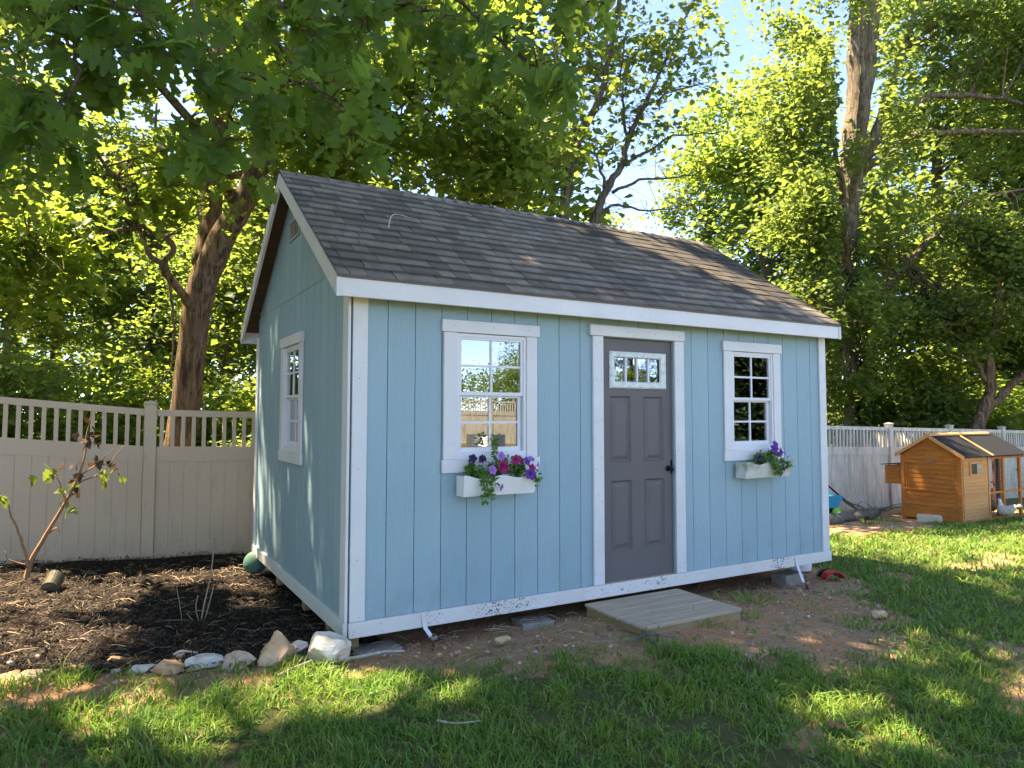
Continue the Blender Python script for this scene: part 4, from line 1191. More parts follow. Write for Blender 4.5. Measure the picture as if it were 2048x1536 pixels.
def frames(n, q, droop=-.25, dsp=.35, roll=.55, az=None):
    a = q.uniform(0, 2*PI, n) if az is None else az
    e = q.normal(droop, dsp, n)
    d = np.stack([np.cos(a)*np.cos(e), np.sin(a)*np.cos(e), np.sin(e)], 1)
    s = np.stack([-np.sin(a), np.cos(a), np.zeros(n)], 1)
    nn = np.cross(s, d)*-1
    r = q.normal(0, roll, n)[:, None]
    s2 = s*np.cos(r) + nn*np.sin(r); n2 = -s*np.sin(r) + nn*np.cos(r)
    return s2, d, n2

def leaf_arrays(pos, size, q, templ='rhomb', **kw):
    tv, tt = TEMPL[templ]
    n = len(pos)
    s, d, nn = frames(n, q, **kw)
    sz = (size*q.uniform(.65, 1.25, n))[:, None, None]
    V = pos[:, None, :] + sz*(tv[None, :, 0:1]*s[:, None] + tv[None, :, 1:2]*d[:, None] + tv[None, :, 2:3]*nn[:, None])
    T = tt[None] + (np.arange(n)*len(tv))[:, None, None]
    rnd = np.repeat(q.random(n), len(tv))
    return V.reshape(-1, 3), T.reshape(-1, 3), rnd

def clusters(blobs, q):
    """blobs: (centre, radii, count, hollow) -> cluster centres, more of them near the skin, uneven outline"""
    out = []
    for c, r, n, *h in blobs:
        u = q.normal(size=(n*2, 3)); u /= np.linalg.norm(u, axis=1)[:, None]
        lump = .78 + .44*vnoise(u[:, 0]*2+u[:, 2], u[:, 1]*2-u[:, 2], 2.0, q.integers(0, 9))
        rad = (q.uniform((h[0] if h else .35)**2, 1, n*2)**.5)*lump
        p = np.array(c) + u*rad[:, None]*np.array(r)
        keep = vnoise(p[:, 0]+p[:, 2]*.7, p[:, 1]-p[:, 2]*.6, .75, 3) > (h[1] if len(h) > 1 else .30)
        out.append(p[keep][:n])
    return np.concatenate(out)

def skeleton_join(mb, nodes, targets, q, r0=.03, r1=.006, sides=4, sag=.12, maxd=None):
    """thin limbs from the nearest skeleton node to every target"""
    N = np.array([n[:3] for n in nodes]); R = np.array([n[3] for n in nodes])
    for t in targets:
        d = np.linalg.norm(N-t, axis=1) + np.clip(N[:, 2]-t[2], 0, 9)*.5
        k = int(np.argmin(d))
        L = float(np.linalg.norm(N[k]-t))
        if maxd and L > maxd: continue
        mid = (N[k]+t)/2 + q.normal(0, .07*L, 3) + np.array([0, 0, sag*L*.4])
        a = min(r0*max(.5, L), R[k]*.7)
        mb.tube([N[k], N[k]*.45+mid*.55+q.normal(0, .03*L, 3), mid*.4+t*.6, t], [a, a*.8, a*.5, r1], sides, cap=False)

def limb(mb, pts, radii, nodes, sides=8, k=4, q=None, gnarl=0.0):
    p = smooth_path(pts, k)
    r = np.interp(np.linspace(0, 1, len(p)), np.linspace(0, 1, len(radii)), radii)
    if q is not None and gnarl:
        p = [p[0]] + [a + q.normal(0, gnarl, 3) for a in p[1:-1]] + [p[-1]]
    mb.tube(p, list(r), sides)
    for a, b in zip(p, r): nodes.append((*a, b))
    return p

# gaps in the canopy, given by the spots that the sun reaches through them: (x, y, z, radius)
GAPS = [(-.69, -.5, -.2, .26), (-.3, -.6, -.2, .24), (.05, -.7, -.2, .2), (.3, -.75, -.2, .12), (-1.15, -.6, -.2, .17), (-.95, -.8, -.2, .14), (1.9, -2.3, -.2, .15), (2.1, -2.1, -.2, .1),
        (-1.7, .9, -.15, .17), (-1.55, 1.05, -.15, .12), (-1.85, .55, -.15, .10), (-1.5, 2.55, -.2, .24), (-1.85, 2.8, -.2, .24), (-1.1, 3.0, -.2, .15), (-.7, 3.25, -.2, .22), (-.3, 3.2, -.2, .14), (-.25, 2.3, -.2, .10), (-.35, 1.7, -.2, .09), (-1.5, 2.1, -.2, .12),
        (0, 2.95, 1.1, .05), (0, 2.85, .5, .045), (0, 2.6, .75, .04), (0, 2.3, .4, .035), (0, 1.05, 1.1, .05), (0, 1.0, .7, .045), (0, 1.7, .7, .045), (0, 1.3, .4, .03), (0, 2.3, 2.35, .05), (0, 2.45, 1.9, .04), (0, .75, .3, .03), (0, 2.05, .3, .035), (0, 3.0, 1.6, .04), (0, .95, 1.5, .025),
        (3.75, 1.25, 3.2, .10), (4.05, 1.0, 3.0, .13), (4.3, .75, 2.85, .13), (4.55, .5, 2.7, .14), (4.75, .25, 2.55, .13), (4.85, .0, 2.35, .1), (3.5, 1.3, 3.2, .07),
        (11.6, 2.55, .05, .07), (11.6, 2.5, -.12, .08), (11.6, 2.35, .12, .06), (11.6, 2.2, -.1, .06), (11.6, 2.35, .75, .05)]
def sun_gaps(p, q):
    S = np.array(SUN); keep = np.ones(len(p), bool)
    for x, y, z, r in GAPS:
        rel = p-np.array((x, y, z)); t = rel@S
        d = np.linalg.norm(rel-t[:, None]*S, axis=1)
        keep &= ~((d < (r+(.19 if r >= .1 else .10))*q.uniform(.85, 1.15, len(p))) & (t > 0))
    return p[keep]

def spread(c, q, n, sig, layers=True):
    """leaf positions round the cluster centres: flat sprays"""
    k = np.repeat(np.arange(len(c)), n)
    s = np.array(sig)*q.uniform(.6, 1.35, (len(c), 1))
    off = q.normal(size=(len(k), 3))*s[k]
    off[:, 2] -= .25*np.hypot(off[:, 0], off[:, 1])
    return c[k]+off

MT['bark'] = bark_mat('oak_bark', (.075, .050, .032), (.34, .235, .145))
MT['bark_pale'] = bark_mat('pale_bark', (.10, .072, .05), (.34, .26, .18))
MT['bark_grey'] = bark_mat('grey_bark', (.07, .055, .04), (.20, .17, .13))
MT['leaf_oak'] = leaf_mat('oak_leaves', (.045, .10, .022), (.085, .145, .032), (.30, .39, .055), .56)
MT['leaf_front'] = leaf_mat('near_oak_leaves', (.036, .085, .018), (.075, .125, .024), (.24, .36, .05), .48, .5, obj_rand=False, spec=.15)
MT['leaf_front_single'] = leaf_mat('near_oak_leaf', (.036, .085, .018), (.075, .125, .024), (.24, .36, .05), .48, .5, obj_rand=True, spec=.15)
MT['leaf_maple'] = leaf_mat('maple_leaves', (.06, .11, .026), (.115, .165, .045), (.25, .32, .06), .5)
MT['leaf_wood'] = leaf_mat('woodland_leaves', (.06, .115, .026), (.12, .175, .045), (.27, .36, .06), .54)
MT['leaf_dark'] = leaf_mat('dark_leaves', (.045, .09, .022), (.085, .13, .034), (.25, .31, .05), .5)
MT['leaf_evergreen'] = leaf_mat('evergreen_needles', (.012, .026, .010), (.024, .045, .014), (.02, .035, .01), .15)  # extra dark, for the dark reflection in the right window
MT['leaf_ivy'] = leaf_mat('ivy_leaves', (.022, .06, .015), (.05, .11, .02), (.12, .2, .02), .3, .4)

def make_tree(name, label, base, trunk_mb, crown_me, bark, cat='tree', group=None, extra=()):
    t = thing(name, label, cat, base, 0, group)
    trunk_mb.build('trunk', bark, t, smooth=True)
    link('crown', crown_me, t)
    for nm, me in extra: link(nm, me, t)
    return t

# ------------------------------------------------------------------ tree behind the left fence (two stems)
def left_oak():
    q = np.random.default_rng(21)
    B = np.array((-.62, 6.6, G1(-.6, 6.6)))
    mb = MB(B); nodes = []
    limb(mb, [B+(0, 0, -.1), (-.60, 6.58, .3), (-.45, 6.5, .95), (-.36, 6.35, 2.2), (-.24, 6.22, 3.2), (-.05, 6.05, 3.8), (.22, 5.9, 4.35), (.50, 5.7, 5.2), (.83, 5.45, 6.5), (1.1, 5.4, 8.2), (1.2, 5.5, 10.5)],
         [.30, .235, .21, .195, .20, .185, .16, .145, .13, .10, .05], nodes, 14, 4, q, .012)
    limb(mb, [(-.20, 6.28, 3.5), (-.13, 6.35, 4.2), (-.10, 6.4, 5.0), (.0, 6.5, 6.2), (-.1, 6.6, 8.0), (-.3, 6.8, 10.5)], [.18, .16, .155, .15, .11, .04], nodes, 12, 4, q, .01)
    limb(mb, [(-.36, 6.15, 2.85), (-.52, 5.95, 3.02), (-.68, 5.88, 3.19), (-.76, 5.81, 3.38), (-.66, 5.65, 3.60), (-.96, 5.57, 3.78), (-1.42, 5.49, 3.65), (-1.89, 5.35, 3.42), (-2.6, 5.1, 3.3)], [.075, .06, .05, .045, .04, .035, .03, .02, .008], nodes, 8, 4, q, .012)
    limb(mb, [(-.74, 5.82, 3.36), (-.68, 5.69, 2.88), (-.62, 5.69, 2.48), (-.68, 5.75, 1.94), (-.98, 5.83, 1.54)], [.022, .02, .016, .012, .005], nodes, 5, 4, q, .012)
    limb(mb, [(-.68, 5.86, 3.2), (-1.0, 5.6, 3.55), (-1.3, 5.2, 4.1), (-1.7, 4.6, 4.5), (-2.2, 3.9, 4.7)], [.05, .035, .025, .02, .008], nodes, 6, 4, q, .015)
    for pts, r in [(((.2, 5.95, 4.3), (-.6, 5.2, 5.2), (-1.6, 4.3, 5.8), (-2.6, 3.4, 6.2)), .10), (((.5, 5.7, 5.2), (1.2, 4.8, 5.6), (2.0, 3.9, 5.6), (2.9, 3.3, 5.2)), .09),
                   (((.8, 5.45, 6.4), (2.0, 5.0, 7.2), (3.2, 4.2, 7.8)), .09), (((.0, 6.5, 6.2), (-1.4, 6.0, 7.4), (-2.8, 5.4, 8.0)), .10), (((.9, 5.4, 7.0), (.3, 4.2, 8.0), (-.4, 3.0, 8.8)), .08),
                   (((.1, 6.4, 4.9), (1.1, 6.6, 5.4), (2.2, 6.2, 5.9)), .06), (((-.1, 6.6, 8.), (-1., 7.5, 9.2), (-2.2, 8.2, 10.)), .07), (((1.1, 5.4, 8.2), (2.4, 5.6, 9.3), (3.4, 6., 10.2)), .07)]:
        limb(mb, pts, [r, r*.6, r*.3, .012], nodes, 7, 4, q, .03)
    blobs = [((-1.9, 4.3, 3.85), (1.0, 1.2, 1.0), 70), ((-2.5, 4.9, 3.3), (.9, .8, .8), 40), ((-.9, 4.9, 4.5), (.8, .9, .6), 26), ((-2.2, 3.9, 5.6), (1.6, 1.5, .9), 44), ((.1, 4.6, 6.1), (1.9, 1.4, 1.0), 52),
             ((2.2, 3.6, 5.5), (1.7, 1.1, 1.05), 80), ((1.0, 4.2, 4.85), (1.0, .9, .5), 40), ((3.3, 3.6, 5.0), (.9, .8, .7), 40), ((2.5, 4.6, 7.6), (2.2, 1.6, 1.0), 42), ((-1.0, 4.6, 8.6), (2.8, 2.2, 1.4), 40), ((1.0, 5.8, 10.2), (3.0, 2.4, 1.7), 44), ((-3.4, 5.6, 8.6), (1.8, 1.6, 1.0), 36),
             ((-1.5, 7.4, 10.2), (2.2, 2.0, 1.5), 36)]
    c = clusters(blobs, q)
    skeleton_join(mb, nodes, c, q, .022, .004, 4)
    p = sun_gaps(spread(c, q, 24, (.26, .26, .11)), q)
    V, T, r = leaf_arrays(p, .165, q, 'lobed', droop=-.3, dsp=.4)
    make_tree('oak_tree', 'forked tree with leaning brown trunk behind the left fence', tuple(B), mb, np_mesh('crown', V-B, T, MT['leaf_oak'], r), MT['bark'])
left_oak()

# ------------------------------------------------------------------ oak whose boughs hang in front of the camera, unseen crown added for shade
def front_oak():
    q = np.random.default_rng(33)
    B = np.array((-5.3, 1.0, G1(-5.3, 1.0)))
    t = thing('oak_tree', 'oak boughs with large dark lobed leaves hanging over the top left', 'tree', tuple(B))
    mb = MB(B); nodes = []
    limb(mb, [B+(0, 0, -.1), B+(.05, 0, 1.5), (-5.1, .9, 3.4), (-4.9, .8, 5.5), (-4.8, 1.0, 8.5), (-4.7, 1.2, 11)], [.42, .33, .30, .26, .18, .05], nodes, 12, 4, q, .02)
    limb(mb, [(-5.0, .85, 4.2), (-4.0, .7, 4.9), (-2.8, .6, 5.3), (-1.4, .3, 5.3), (-.3, .0, 5.2), (.6, -.5, 4.9)], [.17, .13, .10, .07, .05, .02], nodes, 8, 4, q, .02)
    limb(mb, [(-5.1, .9, 3.3), (-4.2, .9, 3.9), (-3.2, .7, 4.3), (-2.3, .42, 4.1)], [.12, .09, .06, .02], nodes, 7, 4, q, .02)
    for pts in [((-4.9, .8, 5.5), (-4.2, -1., 6.8), (-3.4, -2.6, 7.4)), ((-4.8, 1., 7.5), (-3.2, 2.2, 8.4), (-1.8, 3.2, 8.6)), ((-4.9, .9, 6.3), (-6.6, 1.8, 7.6), (-8., 2.6, 8.2)), ((-4.85, .9, 6.8), (-3., .6, 7.6), (-1.2, .2, 7.8))]:
        limb(mb, pts, [.12, .07, .02], nodes, 6, 4, q, .04)
    hang = {0: [(-2.27, .42, 3.97), (-1.8, -.5, 3.34), (-1.58, -.94, 2.98), (-1.62, -1.13, 2.66), (-1.66, -1.21, 2.5)],
            1: [(-1.66, .28, 4.9), (-1.39, -.51, 3.6), (-1.22, -.93, 3.12), (-1.04, -1.13, 2.92), (-.78, -1.39, 2.86), (-.61, -1.59, 2.74), (-.55, -1.67, 2.58)],
            2: [(-1.26, .28, 4.9), (-1.03, -.48, 3.5), (-.92, -.86, 3.0), (-.96, -1.05, 2.70), (-.99, -1.13, 2.55)],
            3: [(-.1, -.17, 5.0), (.04, -.89, 3.95), (.17, -1.39, 3.46), (.19, -1.62, 3.2), (.33, -1.8, 3.02), (.39, -1.93, 2.86)],
            4: [(.31, -.5, 4.9), (.39, -1.43, 3.85), (.48, -1.8, 3.48), (.59, -1.97, 3.32)],
            5: [(-2.5, .6, 4.1), (-2.06, -.21, 3.1), (-1.81, -.57, 2.9), (-1.62, -.79, 2.75)],
            6: [(-.74, -.1, 5.2), (-.58, -.87, 3.75), (-.42, -1.17, 3.42), (-.3, -1.34, 3.2)],
            7: [(-1.5, .3, 5.2), (-1.5, -.4, 3.9), (-1.45, -.8, 3.35), (-1.3, -1.15, 3.1)],
            8: [(-.5, .0, 5.2), (-.75, -.7, 3.9), (-.7, -1.1, 3.35), (-.62, -1.4, 3.08)],
            9: [(-.2, -.1, 5.2), (-.15, -1.0, 3.7), (-.1, -1.3, 3.45), (0, -1.55, 3.3)],
            10: [(-1.9, .4, 4.6), (-1.75, -.3, 3.6), (-1.6, -.7, 3.3), (-1.35, -1.0, 3.0)]}
    P_, A_ = [], []
    for k, pts in hang.items():
        p = limb(mb, pts, [.018, .010, .007, .003], nodes, 5, 5, q, .012)
        p = np.array(p); m = len(p)
        for i in range(int(m*.25), m):
            last = i >= m-2
            nt = 1 if i % 2 else 2
            for j in range(nt):
                L = q.uniform(.06, .26)*(1.0 if not last else .6)
                d = q.normal(size=3)*(1, 1, .45); d /= np.linalg.norm(d)
                tip = p[i] + d*L
                mb.tube([p[i], (p[i]+tip)/2+q.normal(0, .01, 3), tip], [.004, .003, .002], 4)
                for _ in range(int(q.integers(2, 5))):
                    P_.append(tip + q.normal(0, .012, 3)); A_.append(math.atan2(d[1], d[0]) + q.normal(0, .9))
    P_ = np.array(P_); A_ = np.array(A_)
    s, d, nn = frames(len(P_), q, droop=-.75, dsp=.42, roll=.75, az=A_)
    tv, tt = TEMPL['oak']
    C_ = np.array(CAM); F_ = np.array(CF)
    rel = P_-C_; dep = rel@F_
    u = (rel@np.array(CR))/dep; v = (rel@np.array(CU))/dep
    inside = (abs(u) < .76) & (v < .56) & (v > -.5) & (dep > 0)
    order = np.argsort(np.where(inside, dep, 99))
    singles = order[:290]
    rest = order[290:]
    sizes = q.uniform(.13, .215, len(P_))
    me3 = []
    for kk in range(3):
        w = tv.copy(); w[:, 0] *= (.95, 1.1, .85)[kk]; w[:, 2] *= (1, .5, 1.5)[kk]; w[:, 2] += (0, .1, -.12)[kk]*w[:, 0]*2
        me3.append(np_mesh('leaf', w, tt, MT['leaf_front_single'], smooth=True))
    for i in singles:
        mtx = Matrix((tuple(s[i]), tuple(d[i]), tuple(nn[i]))).transposed().to_4x4()
        o = link('leaf', me3[int(q.integers(0, 3))], t)
        o.matrix_local = Matrix.Translation(Vector(P_[i]-B)) @ mtx @ Matrix.Scale(float(sizes[i]), 4)
    sz = sizes[rest][:, None, None]
    V = (P_[rest]-B)[:, None] + sz*(tv[None, :, 0:1]*s[rest][:, None]+tv[None, :, 1:2]*d[rest][:, None]+tv[None, :, 2:3]*nn[rest][:, None])
    T = tt[None] + (np.arange(len(rest))*len(tv))[:, None, None]
    r = np.repeat(q.random(len(rest)), len(tv))
    tag(link('leaf', np_mesh('leaf', V.reshape(-1, 3), T.reshape(-1, 3), MT['leaf_front'], r, True), t), kind='stuff')
    for pts in [((-4.7, 1.2, 10.6), (-5.4, 2.4, 11.8), (-6.2, 4.0, 12.6)), ((-4.7, 1.2, 10.8), (-3.6, 2.6, 12.0), (-2.4, 4.4, 12.8)), ((-4.7, 1.2, 10.4), (-2.6, 1.9, 11.8), (0, 2.6, 12.8), (1.6, 3.0, 13.)), ((-4.7, 1.2, 11), (-4.4, 2.6, 12.4), (-4.2, 3.8, 13.3))]:  # unseen upper limbs, added to carry the shading crown
        limb(mb, pts, [.10, .07, .02], nodes, 6, 4, q, .05)
    blobs = [((-4.8, .9, 8.8), (2.8, 2.4, 1.6), 90), ((-6.5, 1.8, 7.2), (2.2, 2.2, 1.4), 60), ((-1.5, .1, 6.0), (1.4, .8, .5), 26), ((-3.2, 1.0, 5.4), (1.2, 1.0, .5), 26),
             ((-4.4, 3.2, 12.9), (3.4, 3.0, .8), 330, 0, 0), ((.2, 2.8, 13.1), (2.6, 2.5, .7), 210, 0, .12), ((-2.4, 4.6, 12.9), (2.2, 1.6, .6), 110, 0, 0), ((-2.8, 3.5, 7.2), (1.3, 1.0, .6), 60), ((-4.6, 5.6, 12.6), (2.4, 1.6, .6), 120, 0, 0), ((-3.0, 4.9, 12.2), (1.6, 1.2, .5), 70, 0, 0)]  # high clusters out of view, added and shaped to shade the yard
    c = clusters(blobs, q)
    skeleton_join(mb, nodes, c, q, .02, .004, 4, maxd=2.2)
    V, T, r = leaf_arrays(sun_gaps(spread(c, q, 22, (.28, .28, .12)), q), .18, q, 'lobed')
    link('crown', np_mesh('crown', V-B, T, MT['leaf_oak'], r), t)
    mb.build('trunk', MT['bark'], t, smooth=True)
front_oak()

# ------------------------------------------------------------------ slim open tree behind the roof
def slim_tree():
    q = np.random.default_rng(44)
    B = np.array((6.05, 6.2, G1(6, 6.2)))
    mb = MB(B); nodes = []
    limb(mb, [B+(0, 0, -.1), (6.0, 6.1, 2.5), (5.98, 6.02, 5.0), (6.12, 5.87, 6.3), (6.30, 5.75, 6.8), (6.54, 5.56, 7.43), (6.66, 5.45, 8.2), (6.77, 5.32, 9.1), (6.9, 5.2, 11)], [.13, .115, .10, .085, .075, .065, .05, .04, .01], nodes, 8, 4, q, .012)
    limb(mb, [B+(.1, 0, -.1), (6.3, 5.95, 2.5), (6.50, 5.75, 4.98), (6.62, 5.62, 5.5), (6.88, 5.44, 6.0), (7.0, 5.38, 6.5), (7.2, 5.2, 7.1), (7.45, 5.05, 7.7), (7.7, 4.85, 8.4), (8.1, 4.57, 9.4)], [.12, .105, .09, .075, .06, .05, .045, .035, .025, .01], nodes, 8, 4, q, .012)
    subs = [((6.62, 5.62, 5.5), (6.5, 5.6, 6.0), (6.3, 5.7, 6.4)), ((6.88, 5.44, 6.0), (7.34, 5.17, 6.31), (7.82, 4.88, 6.6), (8.6, 4.5, 6.7)), ((6.75, 5.56, 5.5), (7.2, 5.3, 5.75), (7.8, 5.0, 5.8), (8.4, 4.7, 6.0)),
            ((6.12, 5.87, 6.3), (6.1, 5.84, 6.87), (5.84, 5.94, 7.71), (5.7, 6.0, 8.6)), ((6.54, 5.56, 7.43), (6.32, 5.65, 7.99), (6.3, 5.7, 9.0)), ((7.0, 5.38, 6.5), (6.9, 5.4, 7.3), (7.1, 5.2, 8.2)), ((7.2, 5.2, 7.1), (7.7, 4.9, 7.4), (8.3, 4.6, 7.6)),
            ((6.54, 5.75, 5.1), (6.9, 5.6, 5.3), (7.4, 5.3, 5.2), (8.2, 4.9, 5.3)), ((6.12, 5.87, 6.2), (5.7, 5.9, 6.6), (5.3, 6.0, 7.3)), ((6.4, 5.65, 7.1), (6.8, 5.5, 7.6), (7.0, 5.4, 8.6))]
    for p in subs: limb(mb, p, [.035, .022, .008], nodes, 5, 4, q, .02)
    blobs = [((6.6, 5.4, 7.6), (1.9, 1.0, 1.9), 66), ((5.6, 5.9, 6.9), (.9, .8, 1.5), 36), ((7.9, 4.7, 8.3), (1.0, .8, 1.2), 30), ((6.6, 5.5, 9.9), (1.6, 1.2, 1.0), 50)]
    c = clusters(blobs, q)
    skeleton_join(mb, nodes, c, q, .014, .003, 4)
    # bare fine twigs
    n0 = np.array([n[:3] for n in nodes if n[3] < .05])
    for _ in range(230):
        a = n0[int(q.integers(0, len(n0)))]; d = q.normal(size=3)*(1, .7, .8)+(0, 0, .5); d /= np.linalg.norm(d); L = q.uniform(.3, 1.0)
        mb.tube([a, a+d*L*.5+q.normal(0, .05, 3), a+d*L+q.normal(0, .08, 3)], [.007, .005, .002], 3, cap=False)
    V, T, r = leaf_arrays(spread(c, q, 15, (.20, .20, .12)), .125, q, 'maple')
    make_tree('slim_tree', 'slim open tree with thin bare branches rising behind the shed roof', tuple(B), mb, np_mesh('crown', V-B, T, MT['leaf_maple'], r), MT['bark_grey'])
slim_tree()

# ------------------------------------------------------------------ big tree at the right, ivy on the trunk
def big_tree():
    q = np.random.default_rng(55)
    B = np.array((17.0, 8.0, G1(17, 8)))
    mb = MB(B); nodes = []
    limb(mb, [B+(0, 0, -.2), (17.1, 8.0, 1.0), (17.05, 7.85, 3.5), (17.05, 7.75, 5.8), (17.15, 7.5, 8.6), (17.25, 7.35, 10.6), (17.2, 7.25, 13.3), (17.2, 7.2, 17)], [.52, .40, .36, .35, .34, .31, .24, .12], nodes, 14, 5, q, .025)
    limb(mb, [(17.3, 7.35, 9.8), (17.45, 7.15, 11.4), (17.6, 7.0, 13.5), (17.8, 6.9, 17)], [.21, .21, .19, .09], nodes, 12, 5, q, .02)
    L = [(((17.2, 7.5, 8.4), (17.81, 7.06, 9.3), (18.2, 6.6, 9.9), (18.53, 6.05, 10.26), (18.97, 5.23, 10.11), (19.69, 4.27, 9.68), (20.6, 3.2, 9.4)), .16),
         (((17.25, 7.45, 8.6), (17.7, 7.0, 9.7), (18.1, 6.7, 11.2), (18.6, 6.42, 12.87), (19.2, 6.1, 15)), .2),
         (((17.1, 7.6, 8.0), (17.83, 6.51, 8.95), (18.04, 5.82, 9.1), (19.14, 4.07, 8.71), (20., 2.6, 8.5)), .14),
         (((17.1, 7.8, 4.0), (17.46, 7.0, 4.71), (18.01, 6.03, 6.0), (18.74, 4.97, 7.08), (19.4, 4.0, 7.3)), .17),
         (((17.05, 7.7, 6.5), (16.2, 7.2, 7.4), (15.0, 6.6, 8.2), (13.6, 5.8, 8.6)), .13), (((17.05, 7.7, 5.2), (16.0, 7.0, 5.8), (14.8, 6.4, 6.4), (13.2, 5.9, 6.3)), .12),
         (((17.1, 7.6, 7.2), (16.1, 6.6, 8.6), (15.3, 6.0, 10.2), (14.6, 5.4, 11.6)), .13), (((17.05, 7.8, 3.0), (16.0, 7.2, 3.5), (14.6, 6.6, 3.9), (13.2, 6.2, 3.8)), .08),
         (((17.2, 7.3, 12.), (16., 6.8, 13.4), (15., 6.4, 14.4)), .12)]
    for p, r in L: limb(mb, p, [r, r*.75, r*.45, .015], nodes, 8, 5, q, .03)
    blobs = [((15.0, 6.4, 9.3), (2.2, 1.8, 2.0), 150), ((14.4, 6.3, 6.4), (1.7, 1.4, 1.4), 105), ((14.6, 6.6, 4.2), (1.8, 1.3, 1.2), 90), ((15.6, 6.6, 12.6), (2.2, 1.8, 1.8), 110),
             ((19.2, 5.2, 11.6), (2.2, 2.0, 1.7), 85), ((19.6, 4.2, 9.0), (2.2, 1.8, 1.2), 70), ((19.4, 4.6, 6.6), (2.2, 1.6, 1.5), 75), ((20.8, 3.4, 4.8), (1.7, 1.3, 1.8), 55), ((18.4, 5.6, 4.6), (1.3, 1.0, 1.2), 40),
             ((15.6, 6.9, 2.6), (1.0, .8, 1.1), 36), ((18.6, 6.4, 2.0), (1.4, .9, 1.2), 70), ((17.0, 6.8, 5.5), (.8, .5, 1.5), 8), ((21.5, 3.6, 12.), (2.2, 2., 2.), 90), ((17.4, 7, 16.), (3.5, 2.6, 2.), 150)]
    c = clusters(blobs, q)
    cd = c[:, :2]-np.array((CAM.x, CAM.y)); ca = np.arctan2(cd[:, 0], cd[:, 1])-math.atan2(17.3-CAM.x, 7.4-CAM.y)
    ok = (np.abs(ca) > .10) | (c[:, 2] < 6.5)
    skeleton_join(mb, [n for n in nodes if n[0] < 16.7], c[ok & (ca < 0)], q, .022, .006, 4, maxd=1.9)
    skeleton_join(mb, [n for n in nodes if n[0] > 17.7], c[ok & (ca >= 0)], q, .022, .006, 4, maxd=1.9)
    lp = spread(c, q, 78, (.36, .36, .18))
    ax = np.array((17.3, 7.4)); ap = ax-np.array((CAM.x, CAM.y)); dl = np.linalg.norm(ap); ap /= dl
    rel = lp[:, :2]-np.array((CAM.x, CAM.y)); al = rel@ap; sd = (rel[:, 0]*ap[1]-rel[:, 1]*ap[0])*dl/np.maximum(al, 1)
    hole = (al < dl+.2) & (np.abs(sd) < .62) & (lp[:, 2] > .5) & (vnoise(lp[:, 2]*1.3, sd*2, 1.2, 5) < np.where(lp[:, 2] > 8, .66, .58))
    lp = lp[~hole]
    V, T, r = leaf_arrays(lp, .165, q, 'rhomb')
    a = q.uniform(0, 2*PI, 7500); z = q.uniform(-.3, 6.6, 7500)
    keep = vnoise(a*1.2, z*.8, 1.6, 4) > .52
    a, z = a[keep], z[keep]
    rr = .46 + q.gamma(2, .06, len(a))
    pos = np.stack([17.08+rr*np.cos(a), 7.8-.04*z+rr*np.sin(a), z], 1)
    V2, T2, r2 = leaf_arrays(pos, .15, q, 'rhomb', droop=-.9, dsp=.3, az=a)
    # hanging vines
    for k in range(16):
        p0 = np.array((17.1+q.uniform(-1.0, 1.0), 7.0+q.uniform(-.4, .1), q.uniform(4.2, 6.6)))
        pts = [p0]
        for j in range(5): pts.append(pts[-1]+np.array((q.normal(0, .22), q.normal(-.02, .1), q.uniform(-.7, .1))))
        mb.tube(smooth_path(pts, 4), .011, 4)
    make_tree('ivy_tree', 'tall pale barked tree wrapped in ivy, rising at the right behind fence', tuple(B), mb, np_mesh('crown', V-B, T, MT['leaf_maple'], r), MT['bark_pale'],
              extra=[('ivy', np_mesh('ivy', V2-B, T2, MT['leaf_ivy'], r2))])
big_tree()

# ------------------------------------------------------------------ dark forked tree at the far right
def dark_tree():
    q = np.random.default_rng(66)
    B = np.array((18.35, 5.1, G1(18, 5)))
    mb = MB(B); nodes = []
    limb(mb, [B+(0, 0, -.1), (18.3, 5.0, .4), (18.36, 4.98, 1.22), (18.55, 4.8, 2.1), (18.50, 4.8, 3.0), (18.7, 4.6, 4.3), (18.6, 4.6, 5.6)], [.24, .19, .17, .13, .11, .08, .02], nodes, 8, 4, q, .02)
    limb(mb, [(18.42, 4.95, 1.3), (18.8, 4.65, 1.9), (19.3, 4.36, 2.4), (20.2, 3.9, 2.9)], [.14, .11, .09, .03], nodes, 7, 4, q, .02)
    limb(mb, [(18.5, 4.85, 2.2), (18.0, 4.9, 3.0), (17.5, 4.9, 3.9)], [.07, .05, .015], nodes, 6, 4, q, .02)
    blobs = [((18.6, 4.6, 4.3), (1.6, 1.1, 1.1), 50), ((17.3, 5.0, 3.6), (1.1, .8, .9), 30), ((20.0, 3.8, 3.4), (1.2, 1.0, 1.0), 34), ((18.0, 4.8, 5.6), (1.6, 1.2, .9), 34)]
    c = clusters(blobs, q); skeleton_join(mb, nodes, c, q, .02, .005, 4)
    V, T, r = leaf_arrays(spread(c, q, 40, (.28, .28, .15)), .15, q, 'rhomb')
    make_tree('understory_tree', 'dark forked understory tree behind the coop at the right edge', tuple(B), mb, np_mesh('crown', V-B, T, MT['leaf_dark'], r), MT['bark'])
dark_tree()

